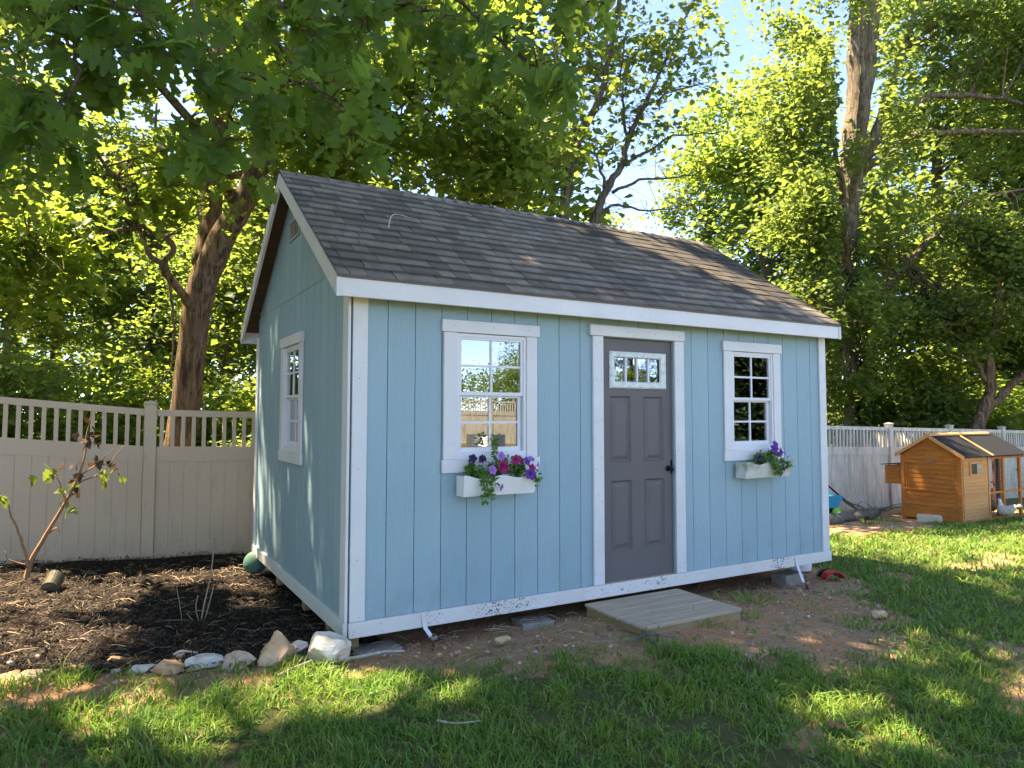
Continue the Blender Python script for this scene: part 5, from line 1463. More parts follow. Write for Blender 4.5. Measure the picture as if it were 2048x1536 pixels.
# ------------------------------------------------------------------ woodland trees: four kinds, copied
def wood_kind(seed, H, leafm, bark, low=.22, wide=1.0, n=88):
    q = np.random.default_rng(seed)
    mb = MB(); nodes = []
    lean = q.normal(0, .25, 2)
    limb(mb, [(0, 0, -.3), (lean[0]*.1, lean[1]*.1, H*.25), (lean[0]*.4, lean[1]*.4, H*.55), (lean[0], lean[1], H*.95)], [.24, .18, .13, .03], nodes, 8, 5, q, .03)
    for k in range(9):
        z = H*q.uniform(low, .85); a = q.uniform(0, 2*PI); L = (1-z/H)*2.4*wide+1.0
        limb(mb, [(lean[0]*z/H, lean[1]*z/H, z), (math.cos(a)*L*.5, math.sin(a)*L*.5, z+.4), (math.cos(a)*L, math.sin(a)*L, z+.7)], [.06, .035, .01], nodes, 5, 3, q, .03)
    blobs = [((lean[0], lean[1], H*.78), (2.2*wide, 2.2*wide, H*.20), n//2), ((0, 0, H*.52), (2.5*wide, 2.5*wide, H*.22), n//2), ((0, 0, H*low*1.15), (2.0*wide, 2.0*wide, H*.10), n//4)]
    c = clusters(blobs, q); skeleton_join(mb, nodes, c, q, .018, .006, 3)
    V, T, r = leaf_arrays(spread(c, q, 110, (.42, .42, .20)), .21, q, 'rhomb')
    return mb.mesh('trunk', bark, True), np_mesh('crown', V, T, leafm, r)
kinds = [wood_kind(101, 12.0, MT['leaf_wood'], MT['bark_grey']), wood_kind(102, 14.0, MT['leaf_maple'], MT['bark_grey'], .3), wood_kind(103, 10.5, MT['leaf_wood'], MT['bark'], .16, 1.15), wood_kind(104, 13.0, MT['leaf_oak'], MT['bark_pale'], .34)]
WOOD = [(-4.1, 22.3, 3, 1.15, 'pale trunked woodland tree at the left edge beyond the fence'), (-3.2, 27.5, 0, 1.1, 'woodland tree right behind the leftmost pale trunk'), (-.1, 22.4, 1, 1.0, 'straight woodland tree above the left fence panel'),
        (-1.4, 33, 2, 1.2, 'far woodland tree left of the straight trunk above the fence'), (.6, 31, 0, 1.15, 'far woodland tree right of the straight trunk above the fence'), (2.7, 23.1, 3, 1.0, 'woodland tree between the forked oak and the shed wall'),
        (-6.2, 17.0, 0, 1.0, 'leafy tree filling the upper left edge beyond the fence'), (-7.6, 25, 1, 1.2, 'tall tree outside the left edge of the wood'),
        (6.0, 9.3, 1, 1.3, 'brown trunk half hidden by leaves above the shed roof'), (5.2, 25, 2, 1.15, 'woodland tree far behind the left part of the roof'), (9.6, 24, 0, 1.05, 'woodland tree far behind the middle of the roof'),
        (13.6, 22.0, 2, .85, 'rounded far tree low behind the slim tree'), (17.5, 19.0, 3, .9, 'far tree seen between the slim tree and the big ivy tree'), (20.5, 16.5, 1, 1.05, 'woodland tree just left of the ivy covered trunk'),
        (22.5, 13.5, 0, 1.15, 'woodland tree right behind the ivy covered trunk'), (24.2, 8.8, 2, 1.1, 'woodland tree over the coop roof'), (27.8, 12.8, 3, 1.25, 'tall woodland tree far behind the coop'), (26.0, 4.6, 1, 1.1, 'woodland tree at the right edge above the coop run'),
        (30, 8.0, 0, 1.3, 'farthest tree at the right edge'), (21.8, 7.6, 2, .62, 'low bushy tree behind the right fence'), (1.6, 16.5, 2, .8, 'young tree behind the shed back corner'), (10.0, 15.5, 3, .68, 'half bare tree left of the slim tree'), (14.2, 15.5, 2, .55, 'low tree top just over the right part of the ridge'),
        (-9.5, 7.5, 2, .95, 'nearer tree of the wood added left of the yard for green light, outside the frame'), (-11.5, 1.5, 0, .9, 'middle tree of the wood added left of the yard for green light, outside the frame'), (-10.5, -4.0, 2, .9, 'nearest tree of the wood added left of the yard for green light, level with the viewer'), (-13.5, 12, 1, 1.0, 'farthest tree of the wood added left of the yard for green light, outside the frame'),  # trees left of the yard, added to block sky and give green light
        (-9.0, 4.4, 0, .95, 'second tree of the wood added left of the yard for green light, outside the frame'), (-9.2, -1.0, 2, 1.0, 'third tree of the wood added left of the yard for green light, outside the frame'), (-12, 8.5, 3, 1.0, 'pale trunked tree of the wood added left of the yard for green light, outside the frame'), (-4.8, 13.5, 1, 1.1, 'tall tree filling the sky at the upper left'), (2.4, 13.2, 1, 1.2, 'tall tree crown right of the forked oak'), (19.4, 12.2, 0, 1.3, 'broad tree crown behind the ivy tree'), (24.0, 8.6, 1, 1.35, 'tall tree crown right of the ivy trunk'), (27.0, 6.4, 0, 1.5, 'tall tree crown at the upper right corner'),
        (-7.6, 11.5, 2, .9, 'bushy tree of the wood added left of the yard for green light, just outside the frame')]
for i, (x, y, k, s, lab) in enumerate(WOOD):
    t = thing('woodland_tree', lab, 'tree', (x, y, G1(x, y)), i*1.7, 'woodland trees beyond the fence')
    t.scale = (s, s, s*(.94+.03*(i % 5)))
    link('trunk', kinds[k][0], t); link('crown', kinds[k][1], t)

# shrubs of the understory behind the fence
def shrub_kind(seed, m):
    q = np.random.default_rng(seed); mb = MB(); nodes = []
    for k in range(7):
        a = q.uniform(0, 2*PI); L = q.uniform(.5, 1.1)
        limb(mb, [(0, 0, -.1), (math.cos(a)*L*.4, math.sin(a)*L*.4, 1.0), (math.cos(a)*L, math.sin(a)*L, q.uniform(1.6, 2.6))], [.03, .02, .006], nodes, 5, 3, q, .03)
    c = clusters([((0, 0, 1.5), (1.5, 1.5, 1.3), 80, .2), ((0, 0, .6), (1.3, 1.3, .6), 24, .2)], q)
    V, T, r = leaf_arrays(spread(c, q, 60, (.28, .28, .16)), .15, q, 'rhomb')
    return mb.mesh('stems', MT['bark_grey'], True), np_mesh('foliage', V, T, m, r)
sk_ = [shrub_kind(201, MT['leaf_wood']), shrub_kind(202, MT['leaf_oak']), shrub_kind(203, MT['leaf_maple'])]
SHR = [(-3.4, 11.5, 0, 1.1), (-1.6, 13.5, 1, 1.2), (.4, 12.0, 0, .9), (1.9, 11.0, 1, 1.1), (-4.2, 16.5, 2, 1.4), (-.6, 18.5, 0, 1.5), (2.6, 16.0, 2, 1.3), (.9, 8.0, 2, .55),
       (12.6, 7.6, 2, 1.0), (14.6, 8.6, 0, 1.2), (18.6, 7.6, 2, 1.3), (20.8, 6.8, 0, 1.2), (22.6, 6.2, 1, 1.3), (19.6, 5.9, 2, .9), (24.4, 5.9, 2, 1.3), (21.0, 9.8, 1, 1.7), (17.6, 10.5, 2, 1.8), (14.0, 11.5, 0, 1.8), (24.5, 10.5, 0, 1.8), (11.2, 7.4, 1, 1.0), (26.8, 7.5, 2, 1.6)]
ORD = 'first second third fourth fifth sixth seventh eighth ninth tenth eleventh twelfth thirteenth fourteenth fifteenth sixteenth'.split()
for i, (x, y, k, s) in enumerate(SHR):
    side = 'left' if x < 5 else 'right'
    rank = sorted([b for b in SHR if (b[0] < 5) == (x < 5)], key=lambda b: math.atan2(b[0]-CAM.x, b[1]-CAM.y)).index((x, y, k, s))
    sh = thing('shrub', 'leafy green understory shrub behind the %s fence, %s of its row from the left' % (side, ORD[rank]), 'shrub', (x, y, G1(x, y)), i*2.1, 'understory shrubs behind the %s fence' % side)
    sh.scale = (s, s, s)
    link('stems', sk_[k][0], sh); link('foliage', sk_[k][1], sh)

# far wood that reads as one mass, all round
def far_wood():
    q = np.random.default_rng(77)
    pts = []
    for a0, a1, n, r0_, r1_, h in ((-100, 110, 1700, 40, 60, 12.5), (110, 260, 800, 60, 80, 7)):
        a = np.radians(q.uniform(a0, a1, n)); r = q.uniform(r0_, r1_, n)
        top = h*(.55+.65*vnoise(a*9, a*0, 1.0, 2))
        z = q.uniform(0, 1, n)**.8*top
        pts.append(np.stack([2+r*np.sin(a), r*np.cos(a), z], 1))
    c = np.concatenate(pts); c[:, 2] += gz(c[:, 0], c[:, 1])
    V, T, r = leaf_arrays(spread(c, q, 85, (1.2, 1.2, .65)), .36, q, 'rhomb')
    tag(link('far_woodland', np_mesh('far_woodland', V, T, MT['leaf_wood'], r)), 'far green woodland closing the view beyond the yard', 'woodland', kind='stuff')
far_wood()

def round_kind():
    q = np.random.default_rng(404); mb = MB(); nodes = []
    limb(mb, [(0, 0, -.2), (.05, 0, 1.2), (0, .1, 3.2)], [.18, .14, .04], nodes, 8, 4)
    c = clusters([((0, 0, 3.0), (2.5, 2.5, 2.1), 210, .3, .1), ((1.0, 0, 4.6), (1.0, 1.0, 1.0), 50, .2, .1), ((0, 0, 1.2), (2.2, 2.2, .8), 60, .2, .1)], q)
    V, T, r = leaf_arrays(spread(c, q, 60, (.26, .26, .18)), .13, q, 'rhomb')
    return mb.mesh('trunk', MT['bark'], True), np_mesh('crown', V, T, MT['leaf_wood'], r)
# trees across the yard behind the camera (mirrored in the panes)
for i, (x, y, k, s, lab) in enumerate([(18.6, -28, -1, 1.0, 'rounded tree over the opposite fence, reflected in the left window'),
                                       (25.5, -27, 0, .75, 'leafy tree across the yard, reflected in the door light'), (29.0, -25, 2, .8, 'second leafy tree across the yard, reflected in the door light')]):
    t = thing('yard_tree', lab, 'tree', (x, y, G1(x, y)), i*1.3, 'trees across the yard')
    t.scale = (s, s, s)
    me_ = round_kind() if k < 0 else kinds[k]
    link('trunk', me_[0], t); link('crown', me_[1], t)
def evergreen(x, y, H, R, seed, lab):  # unseen evergreens, added so the right window mirrors something dark
    q = np.random.default_rng(seed); B = np.array((x, y, G1(x, y))); mb = MB(B); nodes = []
    limb(mb, [B+(0, 0, -.1), B+(0, 0, H*.5), B+(0, 0, H)], [.16, .10, .02], nodes, 7, 4)
    z = H*(1-q.uniform(0, 1, 700)**.6)*.98+.1; a = q.uniform(0, 2*PI, 700); r = R*(1-z/H)*q.uniform(.3, 1.05, 700)+.1
    c = B+np.stack([r*np.cos(a), r*np.sin(a), z], 1)
    V, T, rr = leaf_arrays(spread(c, q, 28, (.22, .22, .14)), .16, q, 'rhomb')
    make_tree('added_evergreen_tree', lab, tuple(B), mb, np_mesh('crown', V-B, T, MT['leaf_evergreen'], rr), MT['bark'], group='evergreens added across the yard')
evergreen(15.0, -10.2, 5.6, 2.0, 301, 'dark evergreen added across the yard, left of the pair mirrored to darken the right window')
evergreen(17.6, -10.6, 6.2, 2.2, 302, 'dark evergreen added across the yard, right of the pair mirrored to darken the right window')

# ================================================================== SMALL PLANTS, TWIGS, LITTER
# dying sapling by the left fence
def sapling():
    q = np.random.default_rng(81)
    g = G1(-2.02, 3.35); B = np.array((-2.02, 3.35, g))
    t = thing('sapling', 'wilting sapling with bare red stems and browning leaves by the left fence', 'sapling', tuple(B))
    MT['stem_red'] = M('reddish_stem', (.26, .13, .06), (.36, .2, .1), 20, rough=.8)
    MT['leaf_dead'] = leaf_mat('withered_leaves', (.035, .018, .012), (.09, .05, .03), (.10, .05, .02), .25)
    MT['leaf_young'] = leaf_mat('yellow_green_leaves', (.10, .16, .03), (.17, .20, .04), (.25, .32, .05), .4)
    mb = MB(B); nodes = []
    a = np.array
    limb(mb, [B+(0, 0, -.05), B+(.05, .02, .2), B+(.20, 0, .5), B+(.36, -.03, .85), B+(.44, -.02, 1.1), B+(.47, 0, 1.4), B+(.49, 0, 1.62)], [.028, .022, .017, .013, .010, .007, .003], nodes, 7, 4, q, .004)
    limb(mb, [B+(.03, .02, .1), B+(-.02, .0, .35), B+(-.10, .02, .55), B+(-.17, .02, .78)], [.016, .013, .010, .004], nodes, 6, 4, q, .004)
    for p in ([B+(.40, -.02, .95), B+(.58, .02, 1.1), B+(.70, .03, 1.22)], [B+(.38, -.03, .88), B+(.6, -.02, 1.0), B+(.78, .0, 1.25)], [B+(.02, .02, .15), B+(-.12, .0, .22), B+(-.16, 0, .3)], [B+(.16, 0, .42), B+(.24, -.05, .48), B+(.27, -.06, .42)], [B+(.30, 0, .75), B+(.22, .02, .95), B+(.18, .02, 1.0)]):
        limb(mb, p, [.008, .006, .002], nodes, 5, 3, q, .006)
    mb.build('stem', MT['stem_red'], t, smooth=True)
    P_ = []
    def clump(c, n, s, m, size, nm):
        pos = np.array(B)+a(c)+q.normal(0, s, (n, 3))
        V, T, r = leaf_arrays(pos, size, q, 'maple', droop=-1.0, dsp=.4, roll=.9)
        link(nm, np_mesh(nm, V-B, T, m, r), t)
    for c, n, s in (((.46, 0, 1.32), 9, .05), ((.47, 0, 1.5), 3, .03), ((.42, 0, 1.1), 6, .05), ((.60, .02, 1.18), 5, .05), ((.66, .02, 1.05), 3, .03), ((.36, 0, .9), 5, .05)):
        clump(c, n, s, MT['leaf_dead'], .085, 'withered_leaves')
    for c, n, s in (((.16, .02, 1.02), 7, .05), ((.27, 0, .88), 5, .04), ((.72, .02, 1.0), 4, .04), ((.33, 0, .72), 5, .04), ((.60, .0, .93), 3, .03), ((-.17, .02, .80), 9, .05)):
        clump(c, n, s, MT['leaf_young'], .10, 'leaves')
sapling()
def dry_stalk():
    q = np.random.default_rng(82); g = G1(-.74, 1.3); B = np.array((-.74, 1.3, g))
    MT['straw'] = M('dry_straw', (.42, .31, .20), (.30, .2, .12), 20, rough=.9)
    t = thing('dry_stalks', 'tuft of dry tan stalks standing up in the mulch', 'dry plant', tuple(B))
    for p, r in (([(0, 0, -.03), (.03, 0, .15), (.07, .01, .35), (.09, .0, .62)], .006), ([(.0, .02, -.03), (-.03, .02, .1), (-.02, .0, .2)], .005), ([(.02, 0, -.03), (.05, 0, .08), (.09, 0, .25)], .005), ([(-.12, .02, -.02), (-.14, .02, .12), (-.17, .0, .28)], .003), ([(-.03, -.03, 0), (-.08, -.05, .06), (-.10, -.08, .1)], .004)):
        MB().tube(smooth_path(p, 3), r, 5).build('stalk', MT['straw'], t)
dry_stalk()
# twigs
def twig(name, pts, r, m, label, jz=None, cat='twig'):
    pts = [(x, y, (G1(x, y)+z) if jz is None else z) for x, y, z in pts]
    o = pts[0]
    t = MB(o).tube(smooth_path(pts, 4), list(np.linspace(r, r*.45, 4*(len(pts)-1)+1)), 6).build(name, m, None, o)
    return tag(t, label, cat)
MT['birch'] = M('pale_stick', (.55, .50, .44), (.30, .24, .18), 30, rough=.9)
twig('stick', [(-.06, -.16, .02), (.08, -.17, .028), (.2, -.16, .03), (.33, -.18, .02)], .012, MT['birch'], 'pale bare stick lying in front of the near corner block')
twig('stick', [(-.5, -.28, .03), (-.4, -.25, .05), (-.28, -.2, .06)], .007, MT['birch'], 'thin grey twig leaning on the orange border rock')
twig('stick', [(1.72, -.83, .01), (1.78, -.86, .06), (1.86, -.9, .05), (1.98, -.92, .015)], .014, MT['log'], 'dark forked twig at the left front corner of the step')
twig('stick', [(1.80, -.86, .05), (1.78, -.98, .02), (1.79, -1.08, .012)], .009, MT['log'], 'short dark twig pointing away from the step corner')
twig('stick', [(.62, -.05, .02), (.66, -.15, .04), (.67, -.2, .015)], .011, MT['log'], 'brown root stub beside the left tie-down strap')
twig('stick', [(.05, -1.3, .05), (.12, -1.38, .055), (.25, -1.40, .05)], .006, MT['birch'], 'thin pale twig lying in the lawn in front')
twig('stick', [(-1.0, .38, .03), (-.95, .4, .045), (-.86, .37, .03)], .013, MT['birch'], 'stubby pale stick behind the border rocks')
zz = lambda y: roof_z(y)+.012
twig('stick', [(.50, .66, zz(.66)), (.60, .86, zz(.86)+.02), (.68, .93, zz(.93)+.02), (.80, .92, zz(.92)+.01)], .007, MT['birch'], 'small forked twig lying on the roof shingles', 1)
# dead oak leaf on the lawn
ol = link('dead_leaf', np_mesh('dead_leaf', TEMPL['oak'][0]*.11, TEMPL['oak'][1], M('dry_oak_leaf', (.17, .085, .035), (.24, .12, .05), 20, rough=.8)), None, (1.80, -2.32, G1(1.8, -2.3)+.05), (.3, -.2, .7))
tag(ol, 'curled orange brown oak leaf lying on the lawn at lower right', 'leaf')

# ------------------------------------------------------------------ petunias
MT['pet_leaf'] = leaf_mat('petunia_leaves', (.06, .16, .03), (.12, .24, .05), (.25, .4, .06), .4)
MT['pet_purple'] = M('purple_petals', (.07, .012, .16), (.14, .03, .28), 20, rough=.6, kind='objr')
MT['pet_magenta'] = M('magenta_petals', (.32, .012, .11), (.20, .008, .06), 20, rough=.6, kind='objr')
MT['pet_lilac'] = M('lilac_petals', (.34, .16, .42), (.25, .09, .36), 20, rough=.6, kind='objr')
MT['pet_dark'] = M('dark_purple_petals', (.020, .008, .05), (.04, .012, .09), 20, rough=.6, kind='objr')
def petunia_mesh(m):
    vs, fs = [], []
    n = 20
    prof = [(.05, -.75), (.10, -.4), (.20, -.1), (.55, .12), (1.0, .16)]
    for j, (r, z) in enumerate(prof):
        for k in range(n):
            a = 2*PI*k/n
            f = 1 + (.16*math.cos(5*a) if j == 4 else .06*math.cos(5*a) if j == 3 else 0)
            vs.append((r*f*math.cos(a), r*f*math.sin(a), z + (.10*math.sin(10*a+1) if j == 4 else 0)))
    fs = [(i*n+k, i*n+(k+1) % n, (i+1)*n+(k+1) % n, (i+1)*n+k) for i in range(4) for k in range(n)]
    return MB().add(vs, fs).mesh('flower', m, True)
PET = {k: petunia_mesh(MT['pet_'+k]) for k in ('purple', 'magenta', 'lilac', 'dark')}
def petunia(x, y, z, trail, flowers, label, seed, up_=.10, wide=.07):
    q = np.random.default_rng(seed); B = np.array((x, y, z))
    t = thing('petunia_plant', label, 'petunia', tuple(B), 0, 'petunias in the flower boxes')
    mb = MB(); pos = []
    for k in range(12):
        a = q.uniform(0, 2*PI); h = up_*q.uniform(.5, 1.25); w = wide*q.uniform(.4, 1.2)
        pts = [np.zeros(3), np.array((math.cos(a)*w*.5, math.sin(a)*w*.4, h*.7)), np.array((math.cos(a)*w, math.sin(a)*w*.55-.01, h))]
        mb.tube(smooth_path(pts, 3), .0018, 4); pos += [pts[1]*(1-u)+pts[2]*u for u in (0, .3, .6, .9)]+[pts[0]*.5+pts[1]*.5]
    for tr in trail:
        mb.tube(smooth_path([np.array(p, float) for p in tr], 4), .002, 4)
        sp_ = np.array(smooth_path([np.array(p, float) for p in tr], 9)); pos += list(sp_[2:])
    mb.build('stems', MT['pet_leaf'], t)
    pos = np.array(pos)
    pos = np.repeat(pos, 3, 0)+q.normal(0, .012, (len(pos)*3, 3))
    V, T, r = leaf_arrays(pos, .036, q, 'rhomb', droop=.0, dsp=.6, roll=.8)
    link('leaves', np_mesh('leaves', V, T, MT['pet_leaf'], r), t)
    for col, p, s, az, el in flowers:
        d = Vector((math.cos(az)*math.cos(el), math.sin(az)*math.cos(el), math.sin(el)))
        o = link('flower', PET[col], t, p, (0, 0, 0), (s, s, s)); o.rotation_euler = d.to_track_quat('Z', 'Y').to_euler()
zb = .895
A = -PI/2
petunia(.865, -.115, zb, [[(0, -.03, .03), (.02, -.10, .035), (.035, -.115, -.05), (.04, -.11, -.14)], [(.02, -.03, .03), (.05, -.10, .03), (.08, -.115, -.04), (.07, -.11, -.11)], [(.03, -.02, .03), (.07, -.09, .04), (.12, -.11, -.02)]],
        [('dark', (-.02, -.03, .155), .030, A-.4, .2), ('dark', (.055, -.02, .150), .030, A+.3, .1), ('dark', (.085, -.01, .15), .026, A+.7, .3), ('lilac', (.10, -.10, .075), .034, A+.2, .3), ('lilac', (.165, -.11, -.05), .026, A+.6, -.3)],
        'trailing petunia with near black blooms at the left of the first flower box', 91)
petunia(1.055, -.115, zb, [[(0, 0, .05), (.0, .02, .15), (-.01, .03, .24), (.0, .03, .31)]],
        [('lilac', (.015, -.04, .165), .033, A, .3), ('magenta', (.01, -.07, .10), .040, A-.1, .1), ('magenta', (.02, -.08, .075), .034, A+.1, -.3)],
        'tall petunia with magenta bloom in the middle of the first flower box', 92, .13)
petunia(1.215, -.115, zb, [[(.05, -.04, .03), (.10, -.09, .02), (.13, -.10, -.03)]],
        [('magenta', (-.02, -.03, .135), .036, A-.3, .2), ('magenta', (.02, -.02, .135), .03, A, .4), ('purple', (.07, -.04, .12), .034, A+.4, .4), ('lilac', (.12, -.02, .135), .030, A, .9), ('magenta', (.09, -.08, .075), .030, A, .1), ('purple', (.06, -.11, .035), .042, A-.1, .1), ('lilac', (.17, -.04, .09), .028, A+.8, .2)],
        'petunia with magenta and purple blooms at the right of the first flower box', 93)
petunia(3.84, -.115, zb, [[(.03, -.03, .03), (.05, -.10, .03), (.08, -.115, -.04), (.10, -.11, -.08)], [(.05, -.03, .03), (.10, -.10, .02), (.14, -.11, -.05)]],
        [('dark', (-.04, -.03, .075), .032, A-.5, .1), ('dark', (.15, -.115, -.02), .036, A+.1, -.2), ('purple', (.19, -.115, -.035), .030, A+.4, -.3), ('dark', (.15, -.11, -.075), .022, A, -.6)],
        'trailing petunia with dark blooms at the left of the second flower box', 94, .09)
petunia(4.02, -.115, zb, [[(.03, -.03, .03), (.06, -.10, .03), (.07, -.11, -.02)]],
        [('purple', (-.03, -.04, .15), .042, A-.2, .3), ('purple', (.01, -.02, .19), .034, A, .5), ('purple', (.06, -.04, .12), .034, A+.3, .2), ('lilac', (.10, -.05, .115), .034, A+.5, .3), ('purple', (.02, -.06, .10), .03, A, .1)],
        'petunia with tall purple blooms at the right of the second flower box', 95, .12)

# ------------------------------------------------------------------ mulch chips and straw (nobody could count them)
def chips():
    q = np.random.default_rng(61)
    n = 46000
    x = q.uniform(-4.2, .35, n); y = q.uniform(-.2, 4.4, n)
    mu, di, _ = masks(x, y); k = (mu > .5) & (q.random(n) < np.clip(1.35-.12*np.hypot(x-CAM.x, y-CAM.y), .2, 1))
    x, y = x[k], y[k]; n = len(x)
    L = q.gamma(3, .0045, n)+.005; W = q.uniform(.0018, .0055, n); a = q.uniform(0, 2*PI, n); e = q.normal(0, .35, n)
    d = np.stack([np.cos(a)*np.cos(e), np.sin(a)*np.cos(e), np.sin(e)], 1); s = np.stack([-np.sin(a), np.cos(a), q.normal(0, .4, n)], 1)
    base = np.stack([x, y, gz(x, y)+.02+(vnoise(x, y, 1.4)-.5)*.035+(vnoise(x, y, 4.5, 2)-.5)*.022+(vnoise(x, y, 7, 5)-.5)*.05+q.uniform(.0, .014, n)], 1)
    up_ = np.cross(d, s)*.002
    V = np.stack([base-d*L[:, None]-s*W[:, None], base+d*L[:, None]*.8-s*W[:, None]*.8+up_, base+d*L[:, None]+s*W[:, None], base-d*L[:, None]*.9+s*W[:, None]*.7+up_*2], 1).reshape(-1, 3)
    T = np.stack([np.arange(n)*4+i for i in (0, 1, 2, 3)], 1)
    rnd = np.repeat(q.random(n)**2.2, 4)
    m, nt, b = new_mat('mulch_chips')
    r = nd(nt, 'ShaderNodeAttribute', attribute_name='rnd').outputs['Fac']
    nt.links.new(mix_rgb(nt, r, (.014, .010, .008), (.11, .075, .05)), b.inputs['Base Color']); b.inputs['Roughness'].default_value = .9
    tag(link('mulch', np_mesh('mulch', V, T, m, rnd)), 'dark shredded bark mulch filling the bed beside the shed', 'mulch', kind='stuff')
    # dry straw, roots and leaf bits on mulch and bare soil
    n = 1500
    x = np.concatenate([q.uniform(-3.2, .1, n//2), q.uniform(0, 5.2, n//2)]); y = np.concatenate([q.uniform(0, 4.2, n//2), q.uniform(-1.9, .1, n//2)])
    mu, di, _ = masks(x, y); k = ((mu > .5) | (di > .6)) & ~((x > 1.85) & (x < 2.9) & (y > -.78)); x, y = x[k], y[k]
    near = np.where(y > -.5, 1, .5); k = q.random(len(x)) < near; x, y = x[k], y[k]
    mb = MB()
    for px, py in zip(x, y):
        a = q.uniform(0, 2*PI); L = q.gamma(2.5, .022)+.015; z = G1(px, py)+.018
        b_ = q.normal(0, .5)
        p = [(px, py, z), (px+math.cos(a)*L, py+math.sin(a)*L, z+q.uniform(.0, .02)), (px+math.cos(a)*L+math.cos(a+b_)*L, py+math.sin(a)*L+math.sin(a+b_)*L, z+q.uniform(-.01, .008))]
        mb.tube(p, [.002, .0025, .001], 3, cap=False)
    tag(mb.build('plant_litter', MT['straw']), 'dry straw and rootlets scattered on mulch and soil', 'litter', kind='stuff')
chips()

# ------------------------------------------------------------------ crumbs of soil and low weeds
def crumbs():
    q = np.random.default_rng(63)
    n = 26000
    x = q.uniform(-2.2, 6.2, n); y = q.uniform(-2.4, .4, n)
    mu, di, _ = masks(x, y)
    k = (di > .45) & (mu < .3) & ~((x > 1.85) & (x < 2.9) & (y > -.78)) & (q.random(n) < .25+.75*vnoise(x, y, 5, 2)); x, y = x[k], y[k]; n = len(x)
    s = q.gamma(2.0, .0026, n)+.002
    tv = np.array([(1, .2, -.4), (-.7, .9, -.4), (-.5, -1, -.4), (.1, 0, .9)]); tt = np.array([(0, 1, 3), (1, 2, 3), (2, 0, 3)])
    a = q.uniform(0, 2*PI, n); c, sn = np.cos(a)[:, None], np.sin(a)[:, None]
    st_ = q.uniform(.6, 1.4, (n, 4, 3))
    p = tv[None]*st_*s[:, None, None]
    V = np.stack([p[..., 0]*c-p[..., 1]*sn, p[..., 0]*sn+p[..., 1]*c, p[..., 2]], -1)
    z = gz(x, y)+(vnoise(x, y, 1.4)-.5)*.035+(vnoise(x, y, 4.5, 2)-.5)*.022-di[k]*.012
    V += np.stack([x, y, z+s*.3], 1)[:, None]
    T = tt[None]+(np.arange(n)*4)[:, None, None]
    m, nt, b = new_mat('soil_crumbs')
    r = nd(nt, 'ShaderNodeAttribute', attribute_name='rnd').outputs['Fac']
    col = mix_rgb(nt, r, (.22, .12, .065), (.48, .31, .19)); col = mix_rgb(nt, ramp(nt, r, .985, .99), col, (.55, .50, .43))
    nt.links.new(col, b.inputs['Base Color']); b.inputs['Roughness'].default_value = 1
    tag(link('soil_crumbs', np_mesh('soil_crumbs', V.reshape(-1, 3), T.reshape(-1, 3), m, np.repeat(q.random(n), 4))), 'crumbs of reddish soil and grit on the bare ground', 'soil', kind='stuff')
    n = 420
    x = q.uniform(-2, 7, n); y = q.uniform(-3.2, .2, n)
    mu, di, _ = masks(x, y); k = (mu < .2) & ~((x > -.1) & (x < 5) & (y > -.1)) & ~((x > 1.85) & (x < 2.9) & (y > -.78)) & (q.random(n) < np.where(di > .6, .25, 1)); x, y = x[k], y[k]
    c = np.stack([x, y, gz(x, y)+.022], 1)
    pos = np.repeat(c, 9, 0)+q.normal(0, 1, (len(c)*9, 3))*(.03, .03, .008)
    V, T, r = leaf_arrays(pos, .034, q, 'rhomb', droop=.35, dsp=.3, roll=.4)
    tag(link('low_weeds', np_mesh('low_weeds', V, T, MT['pet_leaf'], r)), 'low broad leaved weeds scattered through the lawn', 'weeds', kind='stuff')
crumbs()

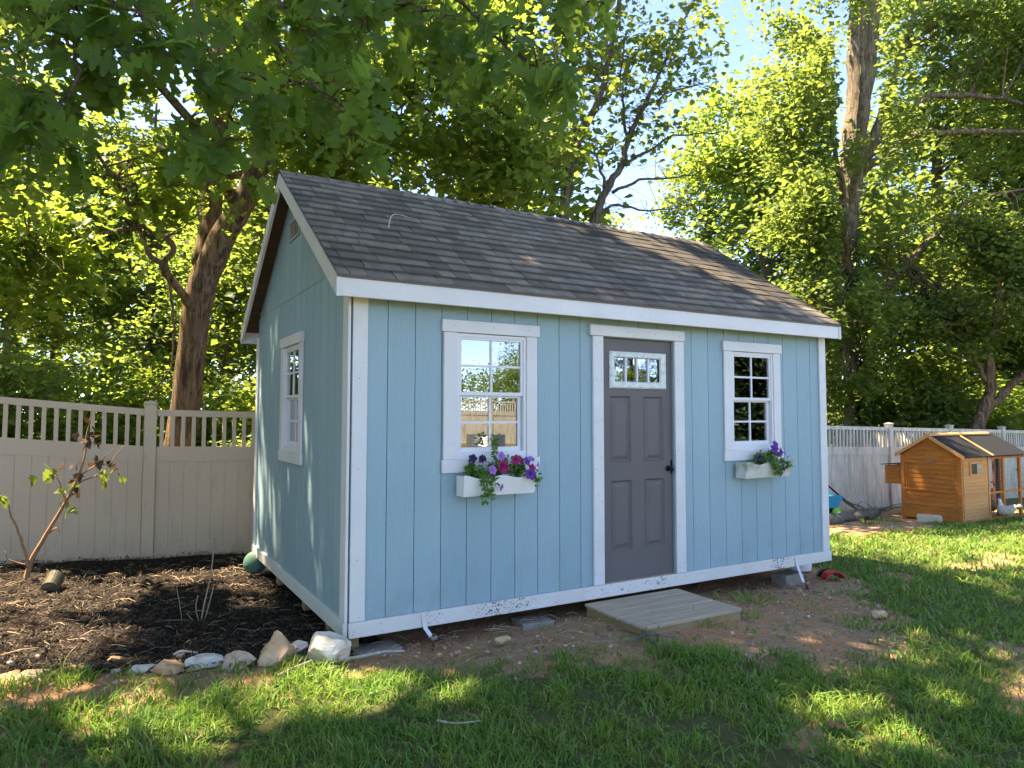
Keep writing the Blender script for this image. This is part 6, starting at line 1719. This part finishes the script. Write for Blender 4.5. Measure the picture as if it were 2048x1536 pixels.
# ------------------------------------------------------------------ lawn
def lawn():
    q = np.random.default_rng(71)
    def sample(n, r0, r1, p):
        r = (q.uniform(r0**p, r1**p, n))**(1/p); a = yaw + q.uniform(-.92, .98, n)
        return CAM.x+r*np.sin(a), CAM.y+r*np.cos(a), r
    xs, ys, rs = [np.concatenate(t) for t in zip(sample(150000, 1.9, 5.0, 1.5), sample(230000, 4.6, 19.0, .9))]
    mu, di, wd = masks(xs, ys)
    dens = np.clip(1.30-1.35*di, .0, 1)*(mu < .2)*(ys < 4.45)
    dens *= np.where((xs > -.06) & (xs < 5.02) & (ys > -.12) & (ys < 3.3), 0, 1)
    dens *= np.where((xs > 1.87) & (xs < 2.88) & (ys > -.77) & (ys < 0), 0, 1)
    dens *= np.where((xs > 11.6) & (xs < 15.4) & (ys > 2.1), .05, 1)
    dens = np.maximum(dens, (mu < .3)*(di > .5)*(.012+.5*np.clip((vnoise(xs, ys, 2.6, 8)-.66)*5, 0, 1))*(ys < 4.4)*((xs < -.06) | (ys < -.05) | (xs > 5.0)))
    clump = vnoise(xs, ys, 4.5, 6)*.5+vnoise(xs, ys, 13, 7)*.5
    dens *= np.clip((clump-.22)*2.4+np.clip((rs-5)*.15, 0, .5)+np.clip((xs-1)*.08, 0, .3), .08, 1)
    k = q.random(len(xs)) < dens
    x, y, r, cl = xs[k], ys[k], rs[k], clump[k]
    n = len(x)
    h = (.026+.068*q.random(n)**1.7)*(.55+.95*cl)*np.where(r > 6, 1.0, 1.0)
    w = .0026*np.clip((r/2.6), 1, 5)**.85*q.uniform(.7, 1.4, n)
    a = q.uniform(0, 2*PI, n); lean = np.abs(q.normal(.55, .5, n))+.5*(1-cl)
    d = np.stack([np.cos(a), np.sin(a), np.zeros(n)], 1); s = np.stack([-np.sin(a), np.cos(a), np.zeros(n)], 1)
    tw = q.normal(0, .8, n)[:, None]; s = s*np.cos(tw)+d*np.sin(tw)
    z0 = gz(x, y)+(vnoise(x, y, 1.4)-.5)*.035+(vnoise(x, y, 4.5, 2)-.5)*.022-.008
    b = np.stack([x, y, z0], 1)
    H = h[:, None]; W = w[:, None]; Ln = lean[:, None]
    up_ = np.array([0, 0, 1.0])
    m1 = b + up_*H*.55 + d*H*Ln*.28
    tip = b + up_*H*(1-.22*np.clip(Ln, 0, 1.5)) + d*H*Ln*.95
    V = np.stack([b-s*W, b+s*W, m1+s*W*.85, m1-s*W*.85, tip], 1).reshape(-1, 3)
    i = np.arange(n)[:, None]*5
    T = np.concatenate([i+np.array([[0, 1, 2]]), i+np.array([[0, 2, 3]]), i+np.array([[3, 2, 4]])], 0)
    rnd = np.repeat(np.clip(q.beta(2, 2.5, n)+(q.random(n) < .09)*.8, 0, 1.6), 5)
    m, nt, bs = new_mat('grass_blades')
    rr = nd(nt, 'ShaderNodeAttribute', attribute_name='rnd').outputs['Fac']
    big = ramp(nt, noise(nt, coords(nt, 'pos'), 1.6, 6, .7), .38, .62)
    c0 = mix_rgb(nt, big, (.062, .165, .030), (.145, .225, .036))
    c1 = mix_rgb(nt, big, (.15, .30, .05), (.23, .335, .055))
    col = mix_rgb(nt, ramp(nt, rr, 0, .9), c0, c1)
    col = mix_rgb(nt, ramp(nt, rr, 1.0, 1.05), col, (.34, .28, .13))
    nt.links.new(col, bs.inputs['Base Color']); bs.inputs['Roughness'].default_value = .55; bs.inputs['Specular IOR Level'].default_value = .25
    tr = nd(nt, 'ShaderNodeBsdfTranslucent'); nt.links.new(mix_rgb(nt, .5, col, (.22, .36, .04)), tr.inputs[0])
    mx = nd(nt, 'ShaderNodeMixShader'); mx.inputs[0].default_value = .35
    nt.links.new(bs.outputs[0], mx.inputs[1]); nt.links.new(tr.outputs[0], mx.inputs[2]); nt.links.new(mx.outputs[0], nt.nodes['Material Output'].inputs['Surface'])
    print('blades', n)
    tag(link('grass', np_mesh('grass', V, T, m, rnd)), 'short green lawn grass with thin worn patches', 'grass', kind='stuff')
lawn()
